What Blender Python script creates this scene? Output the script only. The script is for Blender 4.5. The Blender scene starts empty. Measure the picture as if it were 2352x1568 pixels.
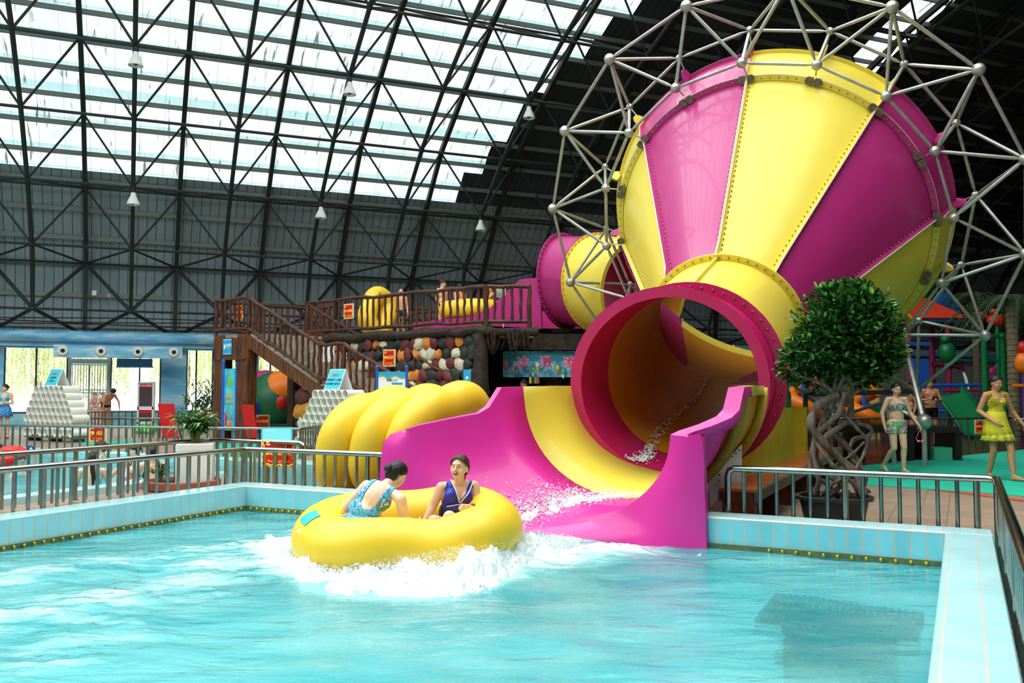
import bpy, bmesh, math, random
import numpy as np
from mathutils import Vector as V, Matrix
PI = math.pi
R = math.radians
rnd = random.Random(7)
SC = bpy.context.scene
COL = SC.collection

# ------------------------------------------------------------ camera, sky, light, exposure
EYE = V((0, 0, 1.52)); FPX = 2034.0; PITCH = R(2.966)
cd = bpy.data.cameras.new('camera'); cam = bpy.data.objects.new('camera', cd); COL.objects.link(cam)
cam.location = EYE; cam.rotation_euler = (PI/2 + PITCH, 0, 0)
cd.sensor_width = 36; cd.lens = 36*FPX/2352; cd.clip_end = 400; cd.clip_start = .05
SC.camera = cam
SC.view_settings.view_transform = 'Standard'; SC.view_settings.look = 'None'
SC.view_settings.gamma = 1; SC.view_settings.use_curve_mapping = False
SC.view_settings.exposure = 0.18
try:
    SC.cycles.use_denoising = True
    SC.cycles.max_bounces = 8; SC.cycles.transparent_max_bounces = 12
    SC.cycles.sample_clamp_indirect = 6
except Exception: pass
SKY = 4.0
w = bpy.data.worlds.new('overcast_sky'); SC.world = w; w.use_nodes = True
nt = w.node_tree; nt.nodes.clear()
bg = nt.nodes.new('ShaderNodeBackground'); wo = nt.nodes.new('ShaderNodeOutputWorld')
tc = nt.nodes.new('ShaderNodeTexCoord'); sx = nt.nodes.new('ShaderNodeSeparateXYZ'); rp = nt.nodes.new('ShaderNodeValToRGB')
nt.links.new(tc.outputs['Generated'], sx.inputs[0]); nt.links.new(sx.outputs[2], rp.inputs[0]); nt.links.new(rp.outputs[0], bg.inputs[0]); nt.links.new(bg.outputs[0], wo.inputs[0])
rp.color_ramp.elements[0].position = 0.0; rp.color_ramp.elements[0].color = (.95, .99, 1, 1)
rp.color_ramp.elements[1].position = .8; rp.color_ramp.elements[1].color = (.96, 1, .985, 1)
bg.inputs[1].default_value = SKY

# ------------------------------------------------------------ frames
AZP = R(26.957); A = V((math.sin(AZP), math.cos(AZP), 0)); B = V((math.cos(AZP), -math.sin(AZP), 0)); BL = V((-3.44, 11.541, 0))
def pw(s, w, z=0.): p = BL + B*s + A*w; return V((p.x, p.y, z))          # pool frame: along back wall, beyond it, up
AZB = R(66.938); LL = V((math.sin(AZB), math.cos(AZB), 0)); CC = V((-math.cos(AZB), math.sin(AZB), 0))
def bd(l, c, z=0.): p = LL*l + CC*c; return V((p.x, p.y, z))               # hall frame: along, across, up
E0 = V((-7.27, 24.4, 0)); EE = V((.78, -.626, 0)); EN = V((.626, .78, 0))
def sf(t, q, z=0.): p = E0 + EE*t + EN*q; return V((p.x, p.y, z))         # staircase frame
CF = V((0, math.cos(PITCH), math.sin(PITCH))); CU = V((0, -math.sin(PITCH), math.cos(PITCH)))
def ray(px, py): return CF + V((1, 0, 0))*((px-1176)/FPX) + CU*((784-py)/FPX)
def at(px, py, y): d = ray(px, py); return EYE + d*(y/d.y)                 # world point at distance y in front of the tripod
def atz(px, py, z=0.): d = ray(px, py); return EYE + d*((z-EYE.z)/d.z)     # world point at height z

sun = bpy.data.lights.new('hazy_sun', 'SUN'); sun.energy = 1.0; sun.angle = R(35); sun.color = (1, .96, .9)
so = bpy.data.objects.new('hazy_sun', sun); COL.objects.link(so); so.rotation_euler = (R(33), 0, R(-128))
# portals guide sky light through the skylights of the vault
def portal(p0, p1, p2):
    c = (p1+p2)/2; u = (p1-p0); v = (p2-p0); ld = bpy.data.lights.new('skylight_daylight', 'AREA'); ld.shape = 'RECTANGLE'
    ld.size = u.length; ld.size_y = v.length; ld.cycles.is_portal = True
    o = bpy.data.objects.new('skylight_daylight', ld); COL.objects.link(o)
    u.normalize(); v.normalize(); n = u.cross(v)
    m = Matrix((u, v, n)).transposed().to_4x4(); m.translation = c; o.matrix_world = m
portal(bd(-34, -13, 17.1), bd(-34, 23, 17.1), bd(14, -13, 17.1))
portal(bd(-24, 34.6, 10.6), bd(-24, 23, 16.9), bd(13, 34.6, 10.6))

# ------------------------------------------------------------ mesh builder
MW = {}
class MB:
    def __init__(s): s.v = []; s.f = []; s.m = []; s.sm = []; s.mi = 0; s.smooth = True
    def add(s, vs, fs, smooth=None, mi=None):
        n = len(s.v); s.v += [tuple(p) for p in vs]
        sm = s.smooth if smooth is None else smooth; mi = s.mi if mi is None else mi
        for f in fs: s.f.append(tuple(i+n for i in f)); s.m.append(mi); s.sm.append(sm)
        return s
    def box(s, c, sz, x=None, y=None, z=None, mi=None):
        x = (x or V((1, 0, 0))).normalized(); z = (z or V((0, 0, 1))).normalized(); y = (y or z.cross(x)).normalized()
        c = V(c); hx, hy, hz = sz[0]/2, sz[1]/2, sz[2]/2
        vs = [c + x*(hx*a) + y*(hy*b) + z*(hz*d) for a in (-1, 1) for b in (-1, 1) for d in (-1, 1)]
        return s.add(vs, [(0, 1, 3, 2), (4, 6, 7, 5), (0, 4, 5, 1), (2, 3, 7, 6), (0, 2, 6, 4), (1, 5, 7, 3)], False, mi)
    def beam(s, p0, p1, wd, ht, up=V((0, 0, 1)), mi=None):
        p0 = V(p0); p1 = V(p1); d = (p1-p0); ln = d.length; d.normalize()
        sd = d.cross(up)
        if sd.length < 1e-4: sd = V((1, 0, 0))
        sd.normalize(); u2 = sd.cross(d)
        return s.box((p0+p1)/2, (ln, wd, ht), d, sd, u2, mi)
    def tube(s, pts, r, n=10, closed=False, caps=True, mi=None, smooth=True):
        pts = [V(p) for p in pts]; m = len(pts)
        rs = r if isinstance(r, (list, tuple)) else [r]*m
        vs = []; u = None
        for i, p in enumerate(pts):
            if closed: t = pts[(i+1) % m]-pts[i-1]
            else: t = pts[min(i+1, m-1)]-pts[max(i-1, 0)]
            t.normalize()
            if u is None:
                a = V((0, 0, 1)) if abs(t.z) < .9 else V((1, 0, 0)); u = t.cross(a).normalized()
            else:
                u = (u - t*u.dot(t)).normalized()
            w = t.cross(u)
            for k in range(n):
                an = 2*PI*k/n; vs.append(p + (u*math.cos(an) + w*math.sin(an))*rs[i])
        fs = []
        for i in range(m if closed else m-1):
            j = (i+1) % m
            for k in range(n):
                q = (k+1) % n; fs.append((i*n+k, i*n+q, j*n+q, j*n+k))
        if caps and not closed: fs += [tuple(range(n-1, -1, -1)), tuple((m-1)*n+k for k in range(n))]
        return s.add(vs, fs, smooth, mi)
    def cyl(s, p0, p1, r, r2=None, n=12, mi=None): return s.tube([p0, p1], [r, r if r2 is None else r2], n, mi=mi)
    def sph(s, c, r, n=10, k=7, ax=None, mi=None):
        c = V(c); rr = (r, r, r) if not isinstance(r, (tuple, list)) else r
        X, Y, Z = ax if ax else (V((1, 0, 0)), V((0, 1, 0)), V((0, 0, 1)))
        vs = [c + Z*rr[2]]
        for i in range(1, k):
            th = PI*i/k
            for j in range(n):
                ph = 2*PI*j/n; vs.append(c + X*(rr[0]*math.sin(th)*math.cos(ph)) + Y*(rr[1]*math.sin(th)*math.sin(ph)) + Z*(rr[2]*math.cos(th)))
        vs.append(c - Z*rr[2]); fs = []
        for j in range(n): fs.append((0, 1+j, 1+(j+1) % n))
        for i in range(k-2):
            for j in range(n): fs.append((1+i*n+j, 1+(i+1)*n+j, 1+(i+1)*n+(j+1) % n, 1+i*n+(j+1) % n))
        e = len(vs)-1
        for j in range(n): fs.append((e, 1+(k-2)*n+(j+1) % n, 1+(k-2)*n+j))
        return s.add(vs, fs, True, mi)
    def lathe(s, c, prof, n=20, up=V((0, 0, 1)), mi=None, smooth=True):
        up = V(up).normalized(); a = V((1, 0, 0)) if abs(up.x) < .9 else V((0, 1, 0)); u = up.cross(a).normalized(); w = up.cross(u); c = V(c)
        vs = [c + up*h + (u*math.cos(2*PI*k/n) + w*math.sin(2*PI*k/n))*r for r, h in prof for k in range(n)]
        fs = [(i*n+k, i*n+(k+1) % n, (i+1)*n+(k+1) % n, (i+1)*n+k) for i in range(len(prof)-1) for k in range(n)]
        return s.add(vs, fs, smooth, mi)
    def grid(s, rows, closed=False, mi=None, smooth=True):
        n = len(rows[0]); vs = [p for r in rows for p in r]; fs = []
        for i in range(len(rows)-1):
            for k in range(n if closed else n-1):
                q = (k+1) % n; fs.append((i*n+k, i*n+q, (i+1)*n+q, (i+1)*n+k))
        return s.add(vs, fs, smooth, mi)
    def prism(s, poly, o, x, y, d, mi=None):
        o = V(o); x = V(x); y = V(y); n = x.cross(y).normalized()*d; k = len(poly)
        vs = [o + x*a + y*b for a, b in poly] + [o + x*a + y*b + n for a, b in poly]
        fs = [tuple(range(k-1, -1, -1)), tuple(range(k, 2*k))] + [(i, (i+1) % k, k+(i+1) % k, k+i) for i in range(k)]
        return s.add(vs, fs, False, mi)
    def mesh(s, name, mats, M=None):
        me = bpy.data.meshes.new(name); vs = s.v
        if M is not None:
            Mi = np.array(M.inverted()); a = np.array(vs); vs = (a @ Mi[:3, :3].T + Mi[:3, 3])
            vs = [tuple(q) for q in vs]
        me.from_pydata(vs, [], s.f)
        for m in (mats if isinstance(mats, (list, tuple)) else [mats]): me.materials.append(m)
        me.polygons.foreach_set('material_index', s.m); me.polygons.foreach_set('use_smooth', s.sm)
        me.validate(); me.update(); return me
    def build(s, name, mats, parent=None, label=None, sharp=True):
        M = MW.get(parent.name if parent else None)
        me = s.mesh(name, mats, M)
        if sharp:
            try: me.set_sharp_from_angle(angle=R(40))
            except Exception: pass
        o = bpy.data.objects.new(name, me); COL.objects.link(o)
        if parent is not None: o.parent = parent; MW[o.name] = M
        if label: o['label'] = label
        return o
def tag(o, label=None, cat=None, group=None, kind=None):
    if label: o['label'] = label
    if cat: o['category'] = cat
    if group: o['group'] = group
    if kind: o['kind'] = kind
    return o
def thing(name, label, cat, loc=(0, 0, 0), group=None, rz=0):
    o = bpy.data.objects.new(name, None); COL.objects.link(o); o.empty_display_size = .1
    o.location = loc; o.rotation_euler = (0, 0, rz)
    MW[o.name] = Matrix.Translation(V(loc)) @ Matrix.Rotation(rz, 4, 'Z')
    return tag(o, label, cat, group)
def struct(name, mb, mats): o = mb.build(name, mats); o['kind'] = 'structure'; return o
def dup(root, loc, rz=0, label=None, group=None):
    r = root.copy(); COL.objects.link(r); r.location = loc; r.rotation_euler = (0, 0, rz)
    if label: r['label'] = label
    if group: r['group'] = group
    for ch in list(root.children):
        c = ch.copy(); COL.objects.link(c); c.parent = r
        for g in ch.children:
            d = g.copy(); COL.objects.link(d); d.parent = c
    return r

# ------------------------------------------------------------ materials
def lin(h):
    if isinstance(h, str): c = [int(h[i:i+2], 16)/255 for i in (0, 2, 4)]
    else: c = h
    return tuple((x/12.92 if x <= .04045 else ((x+.055)/1.055)**2.4) for x in c) + (1,)
def N(nt, t, **kw):
    n = nt.nodes.new(t)
    for k, v in kw.items():
        if k in n.inputs: n.inputs[k].default_value = v
        else: setattr(n, k, v)
    return n
def mat(name, col, rough=.5, metal=0., var=0., vscale=5., bump=0., bscale=30., col2=None, spec=.5, stretch=None, trans=0., ior=1.45, coat=0., detail=4, thr=None, coords='Object', ramp=None):
    m = bpy.data.materials.new(name); m.use_nodes = True; nt = m.node_tree; b = nt.nodes['Principled BSDF']; lk = nt.links.new
    b.inputs['Base Color'].default_value = lin(col); b.inputs['Roughness'].default_value = rough; b.inputs['Metallic'].default_value = metal
    b.inputs['Specular IOR Level'].default_value = spec; b.inputs['Transmission Weight'].default_value = trans; b.inputs['IOR'].default_value = ior
    b.inputs['Coat Weight'].default_value = coat
    t = N(nt, 'ShaderNodeTexCoord'); mp = N(nt, 'ShaderNodeMapping'); lk(t.outputs[coords], mp.inputs[0])
    if stretch: mp.inputs['Scale'].default_value = stretch
    if var or col2 or ramp:
        n = N(nt, 'ShaderNodeTexNoise', Scale=vscale, Detail=detail); lk(mp.outputs[0], n.inputs['Vector'])
        r = N(nt, 'ShaderNodeValToRGB'); lk(n.outputs[0], r.inputs[0]); e = r.color_ramp.elements
        c = lin(col)
        if ramp:
            e[0].position = ramp[0][0]; e[0].color = lin(ramp[0][1]); e[1].position = ramp[1][0]; e[1].color = lin(ramp[1][1])
            for p, q in ramp[2:]: x = e.new(p); x.color = lin(q)
        else:
            e[0].position, e[1].position = thr or (.35, .65)
            e[0].color = lin(col2) if col2 else tuple(max(0, x*(1-var)) for x in c[:3]) + (1,)
            e[1].color = c if col2 else tuple(min(1, x*(1+var)) for x in c[:3]) + (1,)
        lk(r.outputs[0], b.inputs['Base Color'])
    if bump:
        n2 = N(nt, 'ShaderNodeTexNoise', Scale=bscale, Detail=5.); lk(mp.outputs[0], n2.inputs['Vector'])
        bp = N(nt, 'ShaderNodeBump', Strength=bump, Distance=.02); lk(n2.outputs[0], bp.inputs['Height']); lk(bp.outputs[0], b.inputs['Normal'])
    return m
def framed(name, X, Y, Z, O):
    """coordinates of a surface in its own frame (metres) from world position"""
    m = bpy.data.materials.new(name); m.use_nodes = True; nt = m.node_tree; lk = nt.links.new
    g = N(nt, 'ShaderNodeNewGeometry'); sub = N(nt, 'ShaderNodeVectorMath', operation='SUBTRACT'); sub.inputs[1].default_value = O; lk(g.outputs['Position'], sub.inputs[0])
    cb = N(nt, 'ShaderNodeCombineXYZ')
    for i, ax in enumerate((X, Y, Z)):
        d = N(nt, 'ShaderNodeVectorMath', operation='DOT_PRODUCT'); d.inputs[1].default_value = ax; lk(sub.outputs[0], d.inputs[0]); lk(d.outputs['Value'], cb.inputs[i])
    return m, nt, nt.nodes['Principled BSDF'], cb.outputs[0]
def tiles(name, X, Y, Z, O, bw, bh, c1, c2, mortar, ms=.012, off=0., rough=.25, plane='XY', spec=.5):
    m, nt, b, vec = framed(name, X, Y, Z, O); lk = nt.links.new
    if plane != 'XY':
        sp = N(nt, 'ShaderNodeSeparateXYZ'); lk(vec, sp.inputs[0]); cb = N(nt, 'ShaderNodeCombineXYZ')
        for i, a in enumerate(plane): lk(sp.outputs['XYZ'.index(a)], cb.inputs[i])
        vec = cb.outputs[0]
    br = N(nt, 'ShaderNodeTexBrick', offset=off, squash=1.); lk(vec, br.inputs['Vector'])
    br.inputs['Scale'].default_value = 1; br.inputs['Brick Width'].default_value = bw; br.inputs['Row Height'].default_value = bh; br.inputs['Mortar Size'].default_value = ms
    br.inputs['Mortar Smooth'].default_value = .1; br.inputs['Bias'].default_value = 0
    br.inputs['Color1'].default_value = lin(c1); br.inputs['Color2'].default_value = lin(c2); br.inputs['Mortar'].default_value = lin(mortar)
    n = N(nt, 'ShaderNodeTexNoise', Scale=3., Detail=6.); lk(vec, n.inputs['Vector'])
    mx = N(nt, 'ShaderNodeMix', data_type='RGBA', blend_type='MULTIPLY'); mx.inputs[0].default_value = .35
    lk(br.outputs[0], mx.inputs[6]); r = N(nt, 'ShaderNodeValToRGB'); r.color_ramp.elements[0].position = .3; r.color_ramp.elements[0].color = (.72, .72, .72, 1); r.color_ramp.elements[1].position = .6
    lk(n.outputs[0], r.inputs[0]); lk(r.outputs[0], mx.inputs[7]); lk(mx.outputs[2], b.inputs['Base Color']); b.inputs['Roughness'].default_value = rough
    b.inputs['Specular IOR Level'].default_value = spec
    return m
MAG = mat('magenta_fibreglass', 'AD2A72', .36, var=.04, vscale=2.5, coat=.12)
MAGR = mat('hot_pink_fibreglass', 'D42B92', .34, var=.05, vscale=2., coat=.15)
MAGT = mat('red_magenta_fibreglass', 'BE1F60', .36, var=.04, vscale=2.5, coat=.12)
YEL = mat('yellow_fibreglass', 'E6CF4A', .36, var=.02, vscale=2.5, coat=.12)
MAGI = mat('magenta_inside_shaded', 'AE1450', .45, var=.08, vscale=3, spec=.3)  # inside copies of the shell colours, darkened for the shade in the tubes
YELI = mat('yellow_inside_shaded', 'BD7C14', .45, var=.08, vscale=3, spec=.3)
VINYL = mat('yellow_vinyl', 'F2C934', .36, var=.04, vscale=1.5)
STEEL = mat('stainless_steel', '94948E', .2, metal=1., var=.1, vscale=9)
GALV = mat('galvanised_steel', 'B9B8B2', .4, metal=.7, var=.15, vscale=8)
BOLT = mat('bolt_zinc', '8A8878', .4, metal=.8)
PLATE = mat('weathered_steel_plate', '6E6758', .6, metal=.5, var=.3, vscale=12)
TRUSS = mat('dark_green_painted_steel', '2B322F', .5, metal=.2)
PURL = mat('grey_purlin_steel', '7D8580', .6, metal=.2)
WOODR = mat('red_brown_fake_log', '5E2F1C', .5, col2='2E1A12', vscale=9, bump=.5, bscale=25, stretch=(1, 1, .3))
WOODB = mat('brown_timber_post', '7A4520', .55, col2='3B2314', vscale=5, stretch=(3, 3, .35), bump=.4, bscale=20)
BARK = mat('dark_fake_bark', '3C3026', .8, col2='1D1813', vscale=8, bump=.8, bscale=18)
CONC = mat('weathered_concrete', '8A8072', .85, var=.25, vscale=4, bump=.2)
WHITE = mat('white_plastic', 'E9EAE6', .35)
BLACK = mat('black_rubber', '141414', .5)
REDP = mat('red_paint', 'C21712', .4)
BLUEP = mat('blue_paint', '1F62C4', .35)
GREENP = mat('green_paint', '0C6E3C', .35)
ORANGE = mat('orange_plastic', 'F07A14', .35)
GREYD = mat('dark_grey', '3A3D3E', .6)
MINT = mat('mint_green', '49B894', .6)

# ------------------------------------------------------------ the hall: floor, vault, skylights, far wall
FT1, FT2 = '8E7A68', '7E6A5A'
DECK = tiles('brown_deck_paving', B, A, V((0, 0, 1)), BL, .3, .3, 'A38C78', '97806E', '7A6858', .006, rough=.45)
TILEW = tiles('turquoise_wall_tile', B, V((0, 0, 1)), A, BL+V((0, 0, -.022)), .133, .56, '86D3E0', '7CCBDA', 'C9BCAC', .008, rough=.15)
TILES_ = tiles('turquoise_side_wall_tile', A, V((0, 0, 1)), B, BL+V((0, 0, -.022)), .133, .56, 'A6DFE8', '9DD9E4', 'CFC4B6', .008, rough=.15)
COPB = tiles('pale_blue_coping_tile', B, A, V((0, 0, 1)), BL, .133, .19, 'BCE8ED', 'B2E2E9', 'D9CFC4', .006, rough=.15)
COPS = tiles('pale_blue_coping_tile_side', B, A, V((0, 0, 1)), BL+B*.006, .19, .34, 'B4E3E8', 'AFDFE6', 'DDCDBF', .005, rough=.15)
FLOORT = tiles('turquoise_pool_floor_tile', B, A, V((0, 0, 1)), BL, .3, .3, '8FE0EA', '86DAE6', 'A8E4EC', .01, rough=.4)
OLIVE = mat('olive_waterline_strip', '6E7038', .5, col2='3F5A48', vscale=12)
PW, PD, CW, CH, WZ = 8.131, 13.0, .37, .25, -.056
LS0, LS1, LW0, LW1 = -22., -3.0, -8., 4.6     # second pool in the same frame
def quad(mb, s0, s1, w0, w1, z, mi=0): mb.add([pw(s0, w0, z), pw(s1, w0, z), pw(s1, w1, z), pw(s0, w1, z)], [(0, 1, 2, 3)], False, mi)
f = MB(); FX0, FX1, FW0, FW1 = -75, 75, -55, 75
quad(f, PW, FX1, FW0, 0, 0); quad(f, LS1, 0, FW0, 0, 0); quad(f, FX0, LS0, FW0, LW1, 0); quad(f, LS0, PW, FW0, -PD, 0) if False else None
quad(f, 0, PW, FW0, -PD, 0); quad(f, LS0, LS1, FW0, LW0, 0)
quad(f, FX0, FX1, LW1, FW1, 0); quad(f, LS1, FX1, 0, LW1, 0)
struct('floor', f, DECK)
p = MB()
quad(p, 0, PW, -PD, 0, -1.1); quad(p, LS0, LS1, LW0, LW1, -1.1)
struct('floor_pool', p, FLOORT)
def vw(mb, a, b, z0, z1): mb.add([V((a.x, a.y, z0)), V((b.x, b.y, z0)), V((b.x, b.y, z1)), V((a.x, a.y, z1))], [(0, 1, 2, 3)], False)
def basin(s0, s1, w0, w1, top, slot=None):
    m = MB(); a_, b_ = slot or (s1, s1)
    vw(m, pw(s0, w1), pw(a_, w1), -1.1, top); vw(m, pw(a_, w1), pw(b_, w1), -1.1, -.14); vw(m, pw(b_, w1), pw(s1, w1), -1.1, top); vw(m, pw(s0, w0), pw(s1, w0), -1.1, top); struct('wall_pool_back', m, TILEW)
    m = MB(); vw(m, pw(s0, w0), pw(s0, w1), -1.1, top); vw(m, pw(s1, w0), pw(s1, w1), -1.1, top); struct('wall_pool_side', m, TILES_)
basin(0, PW, -PD, 0, CH-.02, (2.3, 5.95)); basin(LS0, LS1, LW0, LW1, .08)
def cop(name, s0, s1, w0, w1, z1, m, z0=None, core=None):
    if z0 is None: z0 = z1-.03 if core else -.02
    if core: k = MB(); k.box(pw((s0+s1)/2, (w0+w1)/2, (z0-.02)/2), (s1-s0-.006, w1-w0-.006, z0+.02), B, A, V((0, 0, 1))); struct('wall_pool_kerb', k, core)
    b = MB(); c = pw((s0+s1)/2, (w0+w1)/2, (z0+z1)/2); b.box(c, (s1-s0, w1-w0, z1-z0), B, A, V((0, 0, 1))); o = b.build(name, m); tag(o, kind='structure')
    md = o.modifiers.new('Bevel', 'BEVEL'); md.width = .012; md.segments = 2
cop('trim_1', -CW, 2.3, .0, CW, CH, COPB, core=TILEW); cop('trim_9', 5.95, PW+CW, .0, CW, CH, COPB, core=TILEW); cop('trim_2', -CW, 0, -PD, 0, CH, COPS, core=TILES_); cop('trim_3', PW, PW+CW, -PD, 0, CH, COPS, core=TILES_)
cop('trim_4', LS1, LS1+.3, LW0, LW1+.3, .1, COPS); cop('trim_5', LS0, LS1, LW1, LW1+.3, .1, COPB)
m = MB(); m.box(pw(1.15, -.012, -.03), (2.3, .03, .05), B, A, V((0, 0, 1))); m.box(pw(7.05, -.012, -.03), (2.16, .03, .05), B, A, V((0, 0, 1))); m.box(pw(.012, -PD/2, -.03), (.03, PD, .05), B, A, V((0, 0, 1)))
struct('trim_6', m, OLIVE)
cop('trim_7', -2.3, 1.2, 1.95, 2.2, .36, TILEW)
# golden overflow beads at the water line
GOLD = mat('polished_gold_bead', 'E9B93A', .15, metal=1.)
bead = None
def put_bead(loc, label, grp):
    global bead
    if bead is None:
        b = MB(); b.sph((0, 0, 0), .019, 12, 8); bead = b.build('gold_bead', GOLD); o = bead
    else: o = bead.copy(); COL.objects.link(o)
    o.location = loc; tag(o, label, 'bead', grp)
for k in range(12): put_bead(pw(6.62+k*.123, -.036, -.03), 'small gold bead along the waterline of the right back pool wall', 'gold beads along the right waterline')
for k in range(44): put_bead(pw(.036, -.12-k*.105, -.03), 'small gold bead along the waterline of the left pool wall', 'gold beads along the left waterline')
for k in range(11): put_bead(pw(.12+k*.105, -.036, -.03), 'small gold bead at the waterline left of the yellow raft', 'gold beads left of the raft')

PO = [(37.2, 3.5), (36.98, 6.2), (35.18, 8.72), (33.05, 10.82), (30.33, 12.49), (27.6, 13.93), (24.8, 15.1), (21.9, 16.0), (18.9, 16.7), (15.8, 17.2), (12.7, 17.5), (9.6, 17.5)]
PI_ = [(35.5, 4.32), (34.64, 6.5), (32.77, 8.37), (30.48, 10.1), (28.0, 11.6), (25.4, 12.8), (22.7, 13.85), (19.8, 14.65), (16.8, 15.2)]
SK = []
for i in range(len(PO)):
    a, b = PO[max(i-1, 0)], PO[min(i+1, len(PO)-1)]; t = V((b[0]-a[0], b[1]-a[1])).normalized(); SK.append((PO[i][0]+t[1]*.3, PO[i][1]-t[0]*.3))
ARC = [0]
for i in range(1, len(SK)): ARC.append(ARC[-1]+math.dist(SK[i], SK[i-1]))
def sk(s, off=0.):
    i = 0
    while i < len(SK)-2 and s > ARC[i+1]: i += 1
    u = (s-ARC[i])/(ARC[i+1]-ARC[i]); a, b = SK[i], SK[i+1]; t = V((b[0]-a[0], b[1]-a[1])).normalized()
    return (a[0]+(b[0]-a[0])*u-t[1]*off, a[1]+(b[1]-a[1])*u+t[0]*off)
def clad(name, c1, c2, dark):
    m, nt, b, vec = framed(name, LL, V((0, 0, 1)), CC, V((0, 0, 0))); lk = nt.links.new
    br = N(nt, 'ShaderNodeTexBrick', offset=0.); lk(vec, br.inputs['Vector']); br.inputs['Scale'].default_value = 1; br.inputs['Brick Width'].default_value = .32; br.inputs['Row Height'].default_value = 50.; br.inputs['Mortar Size'].default_value = .02; br.inputs['Bias'].default_value = 0
    br.inputs['Color1'].default_value = lin(c1); br.inputs['Color2'].default_value = lin(c2); br.inputs['Mortar'].default_value = lin(dark)
    lk(br.outputs[0], b.inputs['Base Color']); b.inputs['Roughness'].default_value = .6; b.inputs['Metallic'].default_value = .1
    return m
CLAD = clad('grey_green_corrugated_cladding', '97A5A9', '8D9BA0', '5C6668')
CLADD = clad('dark_corrugated_roofing', '3B464B', '374146', '22292C')
L0, L1 = -34., 78.
SKB = [6.55, 8.05, 9.75, 12.42, 14.1, 15.4, 16.45, 17.6, 18.8, 20.]        # steps of the skylight edge
SKL = [12.3, 13.1, 13.65, 14.4, 15.1, 15.3, 15.95, 16.4, 16.9]
def strip(mb, s0, s1, l0, l1, off=0., flip=False):
    ks = [s0] + [a for a in ARC if s0+.01 < a < s1-.01] + [s1]
    mb.grid([[bd(l0, *sk(s, off)), bd(l1, *sk(s, off))] for s in ks], smooth=False)
lo = MB(); strip(lo, 0, ARC[3]-.2 if False else 6.55, L0, L1); struct('wall_cladding', lo, CLAD)
rf = MB(); sg = MB(); so_ = MB(); strip(so_, 20., ARC[-1], L0, 14.5)
for i in range(len(SKL)):
    a, b = SKB[i], SKB[i+1]
    strip(sg, a, b, L0, SKL[i])
    if a >= 15.3: strip(rf, a, b, SKL[i], 26.1); strip(rf, a, b, 27.8, L1); strip(sg, a, b, 26.1, 27.8)
    else: strip(rf, a, b, SKL[i], L1)
strip(rf, 20., ARC[-1], 27.8, L1); strip(sg, 20., ARC[-1], 26.1, 27.8); strip(rf, 20., ARC[-1], 14.5, 26.1); 
# the near half of the vault, mirrored, mostly translucent overhead
def mir(s): c, z = sk(s); return (19.2-c, z)
ks = [ARC[-1]-.01, 31, 27.8, 24.6, 21.5]
so_.grid([[bd(L0, *mir(s)), bd(14.5, *mir(s))] for s in ks], smooth=False); rf.grid([[bd(14.5, *mir(s)), bd(L1, *mir(s))] for s in ks], smooth=False)
ks = [21.5] + ARC[6::-1]
rf.grid([[bd(L0, *mir(s)), bd(L1, *mir(s))] for s in ks], smooth=False)
struct('ceiling_roofing', rf, CLADD)
wl = MB()
for l in (L0, L1):
    pts = [bd(l, *sk(s)) for s in ARC[:-1]]+[bd(l, *mir(s)) for s in ARC[::-1][1:]]
    pts += [bd(l, 19.2-37.5, 0), bd(l, 37.5, 0)]; wl.add(pts, [tuple(range(len(pts)))], False)
vw(wl, bd(L0, 19.2-37.5), bd(L1, 19.2-37.5), 0, 3.6)
struct('wall_gable', wl, CLADD)
# translucent sheets: transparent, tinted, streaked with dirt
m, nt, b, vec = framed('translucent_roof_sheet', LL, V((0, 0, 1)), CC, V((0, 0, 0))); lk = nt.links.new
nt.nodes.remove(b); tr = N(nt, 'ShaderNodeBsdfTransparent'); out = nt.nodes['Material Output']; lk(tr.outputs[0], out.inputs[0])
mp = N(nt, 'ShaderNodeMapping'); mp.inputs['Scale'].default_value = (7, .8, .8); lk(vec, mp.inputs[0])
n = N(nt, 'ShaderNodeTexNoise', Scale=1., Detail=8.); lk(mp.outputs[0], n.inputs[0]); r = N(nt, 'ShaderNodeValToRGB'); lk(n.outputs[0], r.inputs[0])
e = r.color_ramp.elements; e[0].position = .3; e[0].color = (.05, .06, .06, 1); e[1].position = .37; e[1].color = (.225, .23, .228, 1); x = e.new(.6); x.color = (.252, .252, .25, 1)
br = N(nt, 'ShaderNodeTexBrick', offset=0.); lk(vec, br.inputs['Vector']); br.inputs['Scale'].default_value = 1; br.inputs['Brick Width'].default_value = .8; br.inputs['Row Height'].default_value = 60.; br.inputs['Mortar Size'].default_value = .012; br.inputs['Bias'].default_value = 0
br.inputs['Color1'].default_value = (1, 1, 1, 1); br.inputs['Color2'].default_value = (.93, .97, 1, 1); br.inputs['Mortar'].default_value = (.55, .75, .75, 1)
mx = N(nt, 'ShaderNodeMix', data_type='RGBA', blend_type='MULTIPLY'); mx.inputs[0].default_value = 1; lk(r.outputs[0], mx.inputs[6]); lk(br.outputs[0], mx.inputs[7]); lk(mx.outputs[2], tr.inputs[0])
SHEET = m
struct('ceiling_skylight', sg, SHEET)
CLEAR = mat('unseen_clear_roof_sheet', 'FFFFFF'); n2 = CLEAR.node_tree; t2 = N(n2, 'ShaderNodeBsdfTransparent'); t2.inputs[0].default_value = (.9, .93, .92, 1); n2.links.new(t2.outputs[0], n2.nodes['Material Output'].inputs[0])  # unseen overhead sheets, made clear and sized to brighten the hall
struct('ceiling_skylight', so_, CLEAR)
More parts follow.
